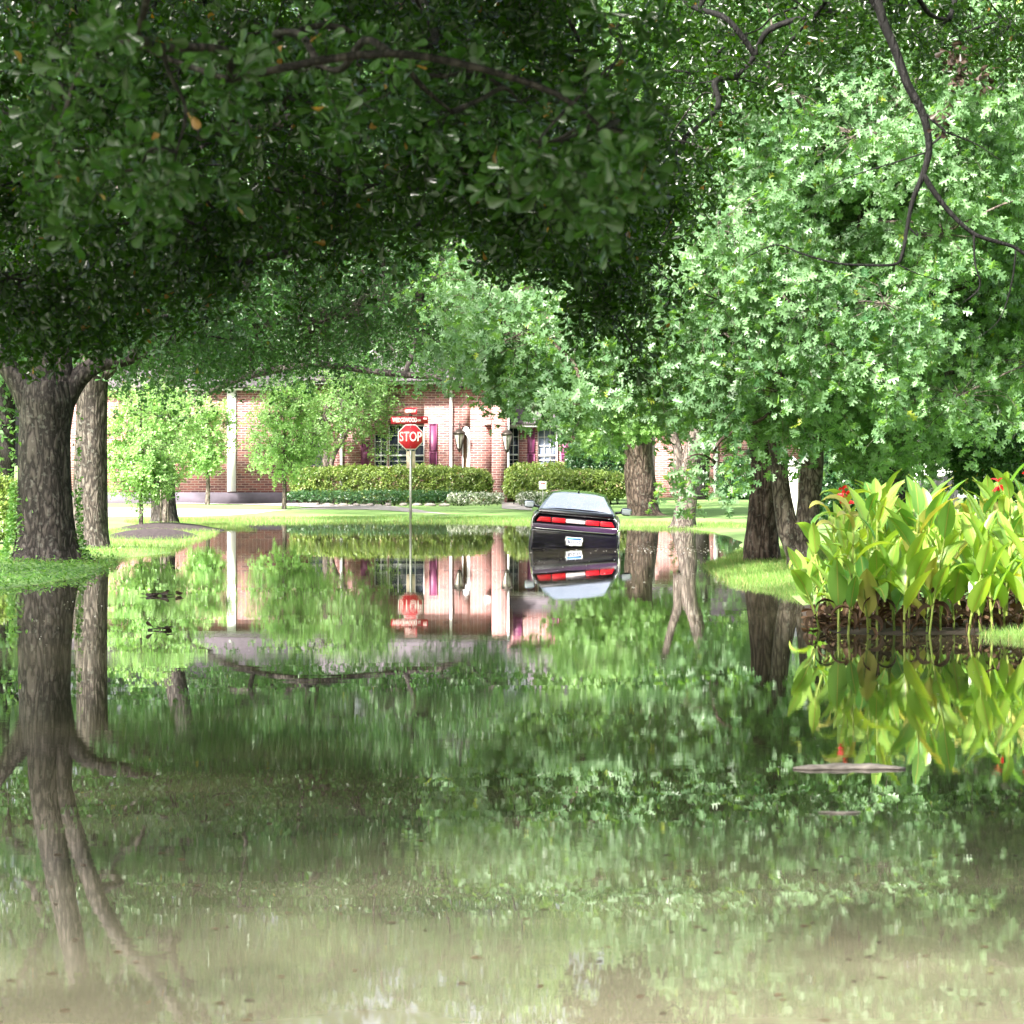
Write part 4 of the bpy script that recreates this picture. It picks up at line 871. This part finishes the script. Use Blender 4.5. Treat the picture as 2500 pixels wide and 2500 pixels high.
def subsurf(o, n=2):
    m_ = o.modifiers.new("smooth", 'SUBSURF'); m_.levels = n; m_.render_levels = n
    return o
# crease-free smooth body, flat rear is covered by bumper and panel
subsurf(ob)
gs = [(.62, .85, 1.00, .79, 1.07), (.95, .83, 1.0, .745, 1.17), (1.35, .81, .99, .68, 1.29), (1.75, .79, .99, .60, 1.395), (2.05, .785, .985, .585, 1.435), (2.5, .785, .98, .58, 1.45), (2.85, .785, .975, .59, 1.415), (3.3, .80, .97, .66, 1.20), (3.62, .83, .96, .74, 1.03)]
V = []; nc_ = 9
for y, wb, zb_, wt, zt in gs:
    zr = zt - .035; half = [(wb, zb_ - .03), (wb * .5 + wt * .5 + .015, (zb_ + zr) / 2), (wt + .01, zr - .01), (wt * .62, zt - .008), (0, zt)]
    V += [(-a, y, b_) for a, b_ in half[:-1]] + [(0, y, zt)] + [(a, y, b_) for a, b_ in half[:-1][::-1]]
Fs = [(i * nc_ + j, i * nc_ + j + 1, (i + 1) * nc_ + j + 1, (i + 1) * nc_ + j)[::-1] for i in range(len(gs) - 1) for j in range(nc_ - 1)]
MB().add(V, Fs).build("roof", M['paint'], car, True)
def gpt(y, t):      # point on the roof shell centre half section
    ys2 = [g[0] for g in gs]; wt = np.interp(y, ys2, [g[3] for g in gs]); zt = np.interp(y, ys2, [g[4] for g in gs])
    x_ = t * wt; a = abs(t); z_ = zt - (.008 * a / .62 if a < .62 else .008 + .035 * (a - .62) / .38)
    return np.array([x_, y, z_])
def glass_grid(y0, y1, w0, w1, off_=.008, name="rear_window", n=10):
    V = []
    for i in range(n):
        y = y0 + (y1 - y0) * i / (n - 1); ww = w0 + (w1 - w0) * i / (n - 1)
        wt = np.interp(y, [g[0] for g in gs], [g[3] for g in gs])
        for j in range(n):
            t = (-1 + 2 * j / (n - 1)) * ww / wt; q_ = gpt(y, t); V.append(q_ + np.array([0, -.6, .8]) * off_ * 1.3 * (1 if y1 < 2.2 else 1))
    return MB().add(V, [(i * n + j, i * n + j + 1, (i + 1) * n + j + 1, (i + 1) * n + j) for i in range(n - 1) for j in range(n - 1)]).build(name, M['carglass'], car, True)
glass_grid(.70, 1.76, .735, .545)
V = []
for y in np.linspace(2.93, 3.55, 6):
    wt = np.interp(y, [g[0] for g in gs], [g[3] for g in gs])
    for j in range(7):
        t = (-1 + j / 3) * .9; q_ = gpt(y, t); V.append(q_ + np.array([0, .6, .8]) * .012)
MB().add(V, [(i * 7 + j, i * 7 + j + 1, (i + 1) * 7 + j + 1, (i + 1) * 7 + j) for i in range(5) for j in range(6)]).build("windscreen", M['carglass'], car, True)
for sx in (-1, 1):
    V = [(sx * (.80), 1.55, 1.03), (sx * .80, 3.25, 1.02), (sx * .70, 2.85, 1.33), (sx * .70, 1.95, 1.345)]
    V = [np.array(v) + np.array([sx * .012, 0, 0]) for v in V]
    MB().add(V, [(0, 1, 2, 3) if sx > 0 else (3, 2, 1, 0)]).build("side_window", M['carglass'], car)
# rear end
def tp(x, y, z):
    return (x * (1 if y < .1 else 1.02), y + .10 * (abs(x) / .93) ** 3, z)
rbox("rear_bumper", M['paint'], car, -.93, .93, -.09, .32, .20, .665, .06, 4, taper=lambda x, y, z: (x * (.97 if z < .4 else 1), y + (.05 if z < .4 else 0) + (.0 if abs(x) < .9 else .0), z))
rbox("bumper_ledge", M['purpletrim'], car, -.885, .885, -.10, .05, .672, .775, .025, 3)
# raised frame round the tail panel
ring_o = [(-.885, .74), (-.90, .80), (-.88, .90), (-.80, 1.005), (.80, 1.005), (.88, .90), (.90, .80), (.885, .74)]
ring_i = [(-.845, .782), (-.855, .81), (-.84, .88), (-.765, .972), (.765, .972), (.84, .88), (.855, .81), (.845, .782)]
V = [(x, -.055, z) for x, z in ring_o] + [(x, -.055, z) for x, z in ring_i] + [(x, .06, z) for x, z in ring_o] + [(x, -.0, z) for x, z in ring_i]
n = 8; Fs = []
for k in range(n):
    k2 = (k + 1) % n; Fs += [(k, k + n, k2 + n, k2), (k, k2, k2 + 2 * n, k + 2 * n), (k + n, k + 3 * n, k2 + 3 * n, k2 + n)]
MB().add(V, Fs).build("tail_frame", M['paint'], car)
MB().prism(ring_i[::-1], -.002, .03).build("tail_panel", M['blacktrim'], car)
mb = MB()
for a, b_ in ((0, 1),):
    pass
# chrome strips added in place of sky highlights along the painted panel edges
mb = MB(); mb.tube([(-.80, -.06, 1.004), (-.885, -.06, .90), (-.905, -.06, .79), (-.88, -.075, .70), (-.80, -.10, .672), (0, -.112, .668), (.80, -.10, .672), (.88, -.075, .70), (.905, -.06, .79), (.885, -.06, .90), (.80, -.06, 1.004)], [.012] * 11, 6); mb.build("edge_highlight", M['chrome'], car, True)
def lampseg(name, xa, xb, mat, z0=.808, z1=.915, slant=0):
    rbox(name, mat, car, xa, xb, -.045, .01, z0, z1, .018, 3, taper=lambda x, y, z: (x - (slant * (z - z0) / (z1 - z0) * .07 if abs(x) > .7 else 0), y, z))
lampseg("tail_light", -.825, -.515, M['taillight'], slant=-1); lampseg("tail_light", -.50, -.21, M['taillight'])
lampseg("tail_light", .21, .50, M['taillight']); lampseg("tail_light", .515, .825, M['taillight'], slant=1)
lampseg("reverse_light", -.205, .205, M['clearlens'], .82, .895)
rbox("spoiler", M['paint'], car, -.80, .80, -.10, .20, 1.01, 1.085, .025, 3, taper=lambda x, y, z: (x * (.95 if z > 1.05 else 1), y + (.03 if z > 1.05 else 0), z))
# plate
pc = empty  # plate hangs in a shallow recess on the bumper
pp_ = rbox("number_plate", M['plate_white'], car, -.165, .165, -.112, -.098, .375, .54, .006, 2)
MB().box(-.15, .15, -.115, -.1135, .487, .53).build("plate_band", M['plate_blue'], pp_)
text_part("plate_text", "BL1 D1X2", .085, M['ink'], pp_, (0, -.1145, .44), (R(90), 0, 0), .72, .002)
mb = MB(); mb.box(-.185, -.168, -.116, -.095, .36, .55); mb.box(.168, .185, -.116, -.095, .36, .55); mb.box(-.168, .168, -.116, -.095, .357, .372); mb.build("plate_frame", M['chrome'], pp_)
for sx in (-1, 1):
    m_ = rbox("side_mirror", M['paint'], car, sx * .94 if sx > 0 else -1.18, 1.18 if sx > 0 else -.94, 3.05, 3.22, .965, 1.14, .075, 5)
    rbox("mirror_glass", M['mirror'], m_, (.965 if sx > 0 else -1.155), (1.155 if sx > 0 else -.965), 3.028, 3.058, .99, 1.115, .0145, 4)
    MB().tube([(sx * .82, 3.15, 1.0), (sx * .97, 3.14, 1.03)], [.03, .025], 8).build("mirror_arm", M['paint'], m_, True)
    for y in (1.0, 3.95):
        t_ = MB(); aa = np.linspace(0, 2 * np.pi, 33); 
        t_.tube([(sx * .70, y, .35), (sx * .71, y, .35), (sx * .94, y, .35), (sx * .95, y, .35)], [.30, .36, .36, .31], 32); w_o = t_.build("wheel", M['rubber'], car, True)
        MB().tube([(sx * .945, y, .35), (sx * .956, y, .35)], [.24, .22], 20).build("rim", M['chrome'], w_o)
rbox("antenna_fin", M['paint'], car, -.02, .02, 1.86, 1.98, 1.42, 1.455, .008, 2)

# ------------------------------------------------------------------ canna lilies
def canna_leaf(n=9):
    V = []; Fs = []
    for i in range(n):
        t = i / (n - 1); wdt = .155 * math.sin(math.pi * min(1, t ** .8)) ** .8 * (1 - .15 * t); x_ = t
        for j, s_ in enumerate((-1, -.5, 0, .5, 1)):
            V.append((x_, wdt * s_, .22 * wdt * abs(s_) * 2 + .006 * math.sin(t * 30 + s_ * 3) * abs(s_)))
    for i in range(n - 1):
        for j in range(4): Fs.append((i * 5 + j, i * 5 + j + 1, (i + 1) * 5 + j + 1, (i + 1) * 5 + j))
    return np.array(V), Fs
CL, CF = canna_leaf()
def bent_leaf(mb, pos, az, el, ln, bend, width=1.0, rnd=.5, roll=0):
    V = CL.copy(); V[:, 1] *= width; out = []
    ca, sa = math.cos(az), math.sin(az)
    # integrate the bending midrib
    n = 60; t = np.linspace(0, 1, n); ang = el - bend * t ** 1.4
    rx = np.concatenate([[0], np.cumsum(np.cos(ang))[:-1]]) / n; rz = np.concatenate([[0], np.cumsum(np.sin(ang))[:-1]]) / n
    X_ = np.interp(V[:, 0], t, rx); Z_ = np.interp(V[:, 0], t, rz); A = np.interp(V[:, 0], t, ang)
    yy = V[:, 1] * math.cos(roll); zz = V[:, 2] + V[:, 1] * math.sin(roll)
    lx = X_ - np.sin(A) * zz; lz = Z_ + np.cos(A) * zz
    G = np.stack([ca * lx - sa * yy, sa * lx + ca * yy, lz], 1) * ln + pos
    mb.add(G, CF, rnd=np.full(len(G), rnd))
    if ln > .25:        # pale midrib, proud of the blade
        cen = G[2::5]; up_ = nrm(np.cross(G[3::5] - G[1::5], np.gradient(cen, axis=0))); sd2 = nrm(G[3::5] - G[1::5]) * .0045
        A_ = cen - up_ * .003; m_ = len(cen); VV = np.concatenate([A_ - sd2, A_ + sd2, cen + up_ * .003 - sd2, cen + up_ * .003 + sd2])
        mb.add(VV, [(i, i + 1, m_ + i + 1, m_ + i) for i in range(m_ - 1)] + [(2 * m_ + i, 3 * m_ + i, 3 * m_ + i + 1, 2 * m_ + i + 1) for i in range(m_ - 1)], rnd=np.full(len(VV), .97))
def canna(h, seed, flower=False, nl=6, dead=2):
    global rng
    r_ = np.random.default_rng(seed); sm = MB(); lm = MB(); dmb = MB(); fm = MB()
    lean = r_.normal(size=2) * .10; pts = [(0, 0, -.1), (lean[0] * .2, lean[1] * .2, h * .3), (lean[0] * .6, lean[1] * .6, h * .65), (lean[0], lean[1], h * .95)]
    pp, rr_ = smooth_path(pts, [.014, .012, .010, .007], 4); sm.tube(pp, rr_, 7)
    az = r_.uniform(0, 6.28)
    for k in range(nl):
        t = .22 + .76 * k / (nl - 1); z_ = h * t; p_ = np.array([np.interp(z_, pp[:, 2], pp[:, 0]), np.interp(z_, pp[:, 2], pp[:, 1]), z_])
        az += 2.3 + r_.normal() * .4; el = math.radians(r_.uniform(48, 74) + 10 * t); ln = r_.uniform(.32, .64) * (1.05 - .2 * t)
        # short sheath then blade
        d_ = np.array([math.cos(az) * math.cos(el), math.sin(az) * math.cos(el), math.sin(el)]); q_ = p_ + d_ * .06
        sm.tube([p_ - np.array([0, 0, .12]), p_, q_], [.010, .009, .005], 5)
        bent_leaf(lm, q_, az, el, ln, r_.uniform(.1, .9) if r_.random() < .75 else r_.uniform(1.3, 2.2), r_.uniform(1.05, 1.4), float(np.clip(r_.normal(.45, .28) + (r_.random() > .88) * .5, 0, 1)), r_.normal() * .25)
    for k in range(dead):
        z_ = h * r_.uniform(.08, .34); a_ = r_.uniform(0, 6.28)
        bent_leaf(dmb, np.array([0, 0, z_]), a_, math.radians(r_.uniform(0, 40)), r_.uniform(.2, .34), r_.uniform(1.6, 2.8), r_.uniform(.4, .7), r_.random(), r_.normal() * .8)
    if flower:
        top = pp[-1]; ft = top + np.array([r_.normal() * .05, r_.normal() * .03, .26]); sm.tube([top, (top + ft) / 2 + np.array([.01, 0, .0]), ft], [.007, .006, .005], 6)
        for k in range(9):
            a_ = r_.uniform(0, 6.28); e_ = math.radians(r_.uniform(-30, 80)); bent_leaf(fm, ft + np.array([0, 0, -.05 * (k % 3)]), a_, e_, r_.uniform(.07, .11), r_.uniform(.8, 2.2), 1.7, r_.random(), r_.normal() * .5)
    return sm, lm, dmb, fm
protos = []
def canna_obj(h, seed, loc, rz, label, flower=False, group=None, nl=6, dead=2, leanx=0):
    o = empty("canna_lily", loc, label, "plant", group, rot=(0, leanx, rz))
    sm, lm, dmb, fm = canna(h, seed, flower, nl, dead)
    sm.build("stem", M['canna_stem'], o, True); lm.build("leaves", M['canna'], o, True)
    if dead: dmb.build("withered_leaves", M['dead'], o, True)
    if flower: fm.build("flower", M['petal'], o, True)
    return o
def gl(x, y): return float(gz(np.array([x]), np.array([y]))[0])
def cpos(u, v): x, y = W(u, v); return x, y
# plants that can be told apart
special = [(2055, 1525, 1.27, 21, True, "leftmost canna lily with a drooping red flower"), (2090, 1520, 1.20, 22, True, "canna lily with an open red flower, second flower from the left"),
           (2440, 1525, 1.32, 23, True, "canna lily flowering red at the right, before the yellow boards"), (2478, 1520, 1.42, 24, True, "rightmost canna lily with a tall red flower spike")]
for u, v, h, sd_, fl, lb_ in special:
    x, y = cpos(u, v); canna_obj(h, sd_, (x, y, max(0, gl(x, y))), 0, lb_, True)
x, y = cpos(2002, 1540); canna_obj(.62, 31, (x, y, 0), 0, "short canna lily leaning out left over the water", leanx=R(-14))
x, y = cpos(1998, 1475); canna_obj(.85, 32, (x, y, 0), 0, "canna lily at the left end of the bed, before the pale forked trunk", leanx=R(-10))
for k_, (u_, v_, h_) in enumerate([(2052, 1543, .55), (2120, 1546, .5), (2185, 1545, .62), (2262, 1546, .5), (2330, 1543, .6), (2398, 1545, .55)]):
    x, y = cpos(u_, v_); canna_obj(h_, 60 + k_, (x, y, 0), 0, "short canna lily with low leaves at the water's edge of the bed", group="short canna lilies in the front row", nl=5, dead=3)
protos = [canna_obj(h_, 40 + i, (0, 0, 0), 0, "leafy canna lily without flowers in the dense bed", group="canna lilies of the bed", dead=3) for i, h_ in enumerate([1.0, 1.1, 1.2, 1.3, .9, 1.15, 1.25, .8])]
rc = np.random.default_rng(5); cnt_ = 0; k = 0
rows = [(v, u) for v in (1546, 1532, 1517, 1502, 1488, 1474) for u in np.arange(2040, 2640, 38)]
for i, (v, u) in enumerate(rows):
    uu = u + rc.uniform(-14, 14); x, y = W(uu, v); y += rc.uniform(-.25, .25); 
    if uu < 2060 and v > 1540 and rc.random() < .3: continue
    src = protos[i % 8] if v < 1540 else protos[(4, 7, 0, 4)[i % 4]]
    if k < 8: o = protos[k]; src = o; first = True
    else:
        o = src.copy(); SC.collection.objects.link(o); first = False
        for ch in src.children:
            c = ch.copy(); SC.collection.objects.link(c); c.parent = o
    k += 1
    o.location = (x, y, max(-.02, gl(x, y) - .02)); o.rotation_euler = (rc.normal() * .05, rc.normal() * .07 - (.12 if uu < 2040 else 0), rc.uniform(0, 6.28)); q_ = rc.uniform(.9, 1.1); o.scale = (q_, q_, q_)
# dry litter below the bed: one uncountable mass
lt = MB(); n = 1300
u_ = rng.uniform(1990, 2620, n); d_ = 35.6 + rng.random(n) ** 1.5 * 4.2 - .5; pos = np.stack([(u_ - CU) / F * d_, d_, np.maximum(0, gz((u_ - CU) / F * d_, d_)) + rng.random(n) ** 2 * .17], 1)
add_leaves(lt, OBO, pos, rng.normal(size=(n, 3)) * np.array([1, 1, .6]), rng.normal(size=(n, 3)) + np.array([0, 0, .6]), rng.uniform(.08, .2, n))
put(lt.build("leaf_litter", M['dead']), "withered brown leaves tangled under the canna lilies", "leaf litter", kind="stuff")

# ------------------------------------------------------------------ ivy and ground cover on the left bank
iv = MB(); n = 900
a_ = rng.uniform(0, 6.28, n); hgt = rng.random(n) ** 1.3 * 2.6; hgt = np.where(rng.random(n) < .75, hgt * .5, hgt)
r_ = .50 + .22 * np.exp(-hgt / .28) + rng.random(n) * .10; side = (np.sin(hgt * 2.1) * .35)
a_ = np.where(rng.random(n) < .65, math.pi * 1.02 + rng.normal(size=n) * .28 + side * .3, -.22 + rng.normal(size=n) * .16)
cx_, cy_ = P(111, 1300, D1)[:2]
pos = np.stack([cx_ + r_ * np.cos(a_ + .25), cy_ - np.abs(r_ * np.sin(a_ + .25)) * 1.0, hgt + .05], 1)
add_leaves(iv, OBO, pos, np.stack([np.cos(a_), -.5 + 0 * a_, rng.normal(size=n) * .6], 1) + rng.normal(size=(n, 3)) * .4, np.stack([np.cos(a_) * .5, -1 + 0 * a_, .4 + 0 * a_], 1) + rng.normal(size=(n, 3)) * .4, rng.uniform(.05, .11, n))
put(iv.build("ivy_vine", M['ivy']), "bright green ivy climbing the base of the massive left edge oak", "vine")
gcv = MB(); n = 4200
px_ = rng.uniform(-60, 290, n); py_ = rng.uniform(1345, 1440, n); d_ = F * CH / (py_ - HV); x_ = (px_ - CU) / F * d_; g_v = gz(x_, d_); ok = (g_v > -.04) & ((d_ < 58.5) | (rng.random(n) < .25))
pos = np.stack([x_, d_, np.maximum(g_v, 0) + rng.random(n) * .09], 1)[ok]
add_leaves(gcv, OBO, pos, rng.normal(size=pos.shape) * np.array([1, 1, .5]), rng.normal(size=pos.shape) * .4 + np.array([0, -.3, 1]), rng.uniform(.05, .10, len(pos)))
put(gcv.build("ground_cover", M['ivy']), "low creeping leaves covering the bank at the foot of the left oaks", "ground cover", kind="stuff")

# grass blades on the banks and along the edges
def grass(n, xr, yr, smin, smax, h, label, keep=None, wet=False):
    mb = MB(); x_ = rng.uniform(*xr, n); y_ = rng.uniform(*yr, n); s_ = sdist(x_, y_); ok = (s_ > smin) & (s_ < smax); x_, y_ = x_[ok], y_[ok]; n = len(x_)
    z_ = np.maximum(gz(x_, y_), -.02); th = rng.uniform(0, 6.28, n); tl = rng.uniform(.1, .7, n)
    Xd = np.stack([np.cos(th) * tl, np.sin(th) * tl, np.ones(n)], 1); Zd = np.stack([np.cos(th + 1.5 + rng.normal(size=n) * .5), np.sin(th + 1.5), .2 + 0 * th], 1)
    add_leaves(mb, BLADE, np.stack([x_, y_, z_ - .01], 1), Xd, Zd, h * rng.uniform(.5, 1.3, n), None)
    put(mb.build("grass", M['grass']), label, "grass", kind="stuff")
grass(90000, (2.5, 7.5), (44, 66), -.12, 9, .11, "short grass on the right bank at the foot of the oaks")
grass(50000, (-10, -4.5), (56, 98), -.08, 9, .10, "short grass on the left bank behind the oaks")
grass(90000, (-11, 8.5), (86, 104), -1.2, 1.6, .12, "grass fringe along the far edge of the flood")
grass(26000, (4.9, 10), (30, 34.4), -.25, 3, .10, "grass edge at the lower right of the canna bed")

# ------------------------------------------------------------------ floating things
def drift(u, v, ln, wd, label, name="driftwood", mat='drift', rz=.02, cat="driftwood", h=.02):
    x, y = W(u, v); mb = MB(); k = 14; t = np.linspace(0, 1, k)
    pts = np.stack([(t - .5) * ln, .25 * wd * np.sin(t * 5 + u), h * .25 + .004 * np.sin(t * 9)], 1); r_ = wd / 2 * (np.sin(np.pi * np.clip(t * .94 + .03, 0, 1)) ** .6) * (1 + .15 * np.sin(t * 22 + u))
    mb.tube(pts * [1, 1, 1], r_, 12, ridge=.12, seed=u); V = mb.V[0]; V[:, 2] *= h / (wd / 2) * .6
    o = mb.build(name, M[mat], None, True, label=label, cat=cat); o.location = (x, y, .003); o.rotation_euler = (0, 0, rz); return o
def clump_(u, v, r, label, seed):
    x, y = W(u, v); g_ = np.random.default_rng(seed); mb = MB(); k = 16
    add_leaves(mb, OBO, np.stack([g_.normal(size=k) * r * .5, g_.normal(size=k) * r * .5, g_.random(k) * r * .25 + .01], 1), g_.normal(size=(k, 3)) * [1, 1, .3], g_.normal(size=(k, 3)) * .5 + [0, 0, 1], r * g_.uniform(.5, 1.1, k))
    mb.tube([(-r, -.02, .012), (0, .03, r * .2), (r * .9, 0, .01)], [.006, .01, .004], 6)
    o = mb.build("floating_debris", M['dead_dark'], None, label=label, cat="debris"); o.location = (x, y, 0)
drift(2072, 1877, .66, .17, "flat pale slab of bark floating below the canna reflections", rz=-.06, h=.04)
drift(2050, 1985, .22, .05, "thin pale twig floating below the slab of bark", h=.012)
clump_(398, 1455, .17, "dark curled leaf mass floating near the left bank", 3)
clump_(398, 1538, .11, "brown curled leaf floating before the left bank's trunk reflections", 4)
fl = MB(); n = 520
px_ = np.concatenate([rng.normal(1640, 70, 150), rng.uniform(1200, 1800, 90), rng.uniform(80, 700, 130), rng.uniform(1500, 2480, 150)]); py_ = np.concatenate([1340 + rng.normal(0, 7, 150), rng.uniform(1340, 1440, 90), rng.uniform(1400, 1600, 130), rng.uniform(1560, 2050, 150)])
d_ = F * CH / (py_ - HV); x_ = (px_ - CU) / F * d_; ok = sdist(x_, d_) < -.1; x_, d_ = x_[ok], d_[ok]
Xd = rng.normal(size=(len(x_), 3)) * [1, 1, 0]; add_leaves(fl, DIA, np.stack([x_, d_, np.full(len(x_), .006)], 1), Xd, np.tile([0, 0, 1.0], (len(x_), 1)), rng.uniform(.015, .06, len(x_)) * np.clip(d_ / 50, .4, 1.3))
put(fl.build("floating_flecks", M['foam']), "tiny pale flecks of petal and foam scattered on the water", "flecks", kind="stuff")
sk = MB(); n = 90
py_ = rng.uniform(1950, 2500, n); px_ = rng.uniform(0, 2500, n); d_ = F * CH / (py_ - HV)
add_leaves(sk, OBO, np.stack([(px_ - CU) / F * d_, d_, np.full(n, .004)], 1), rng.normal(size=(n, 3)) * [1, 1, 0], np.tile([0, 0, 1.0], (n, 1)), rng.uniform(.03, .06, n))
put(sk.build("floating_leaves", M['dead']), "scattered small brown leaves floating in the near water", "fallen leaves", kind="stuff")
print("faces", sum(len(o.data.polygons) for o in SC.objects if o.type == 'MESH'), "objects", len(SC.objects))
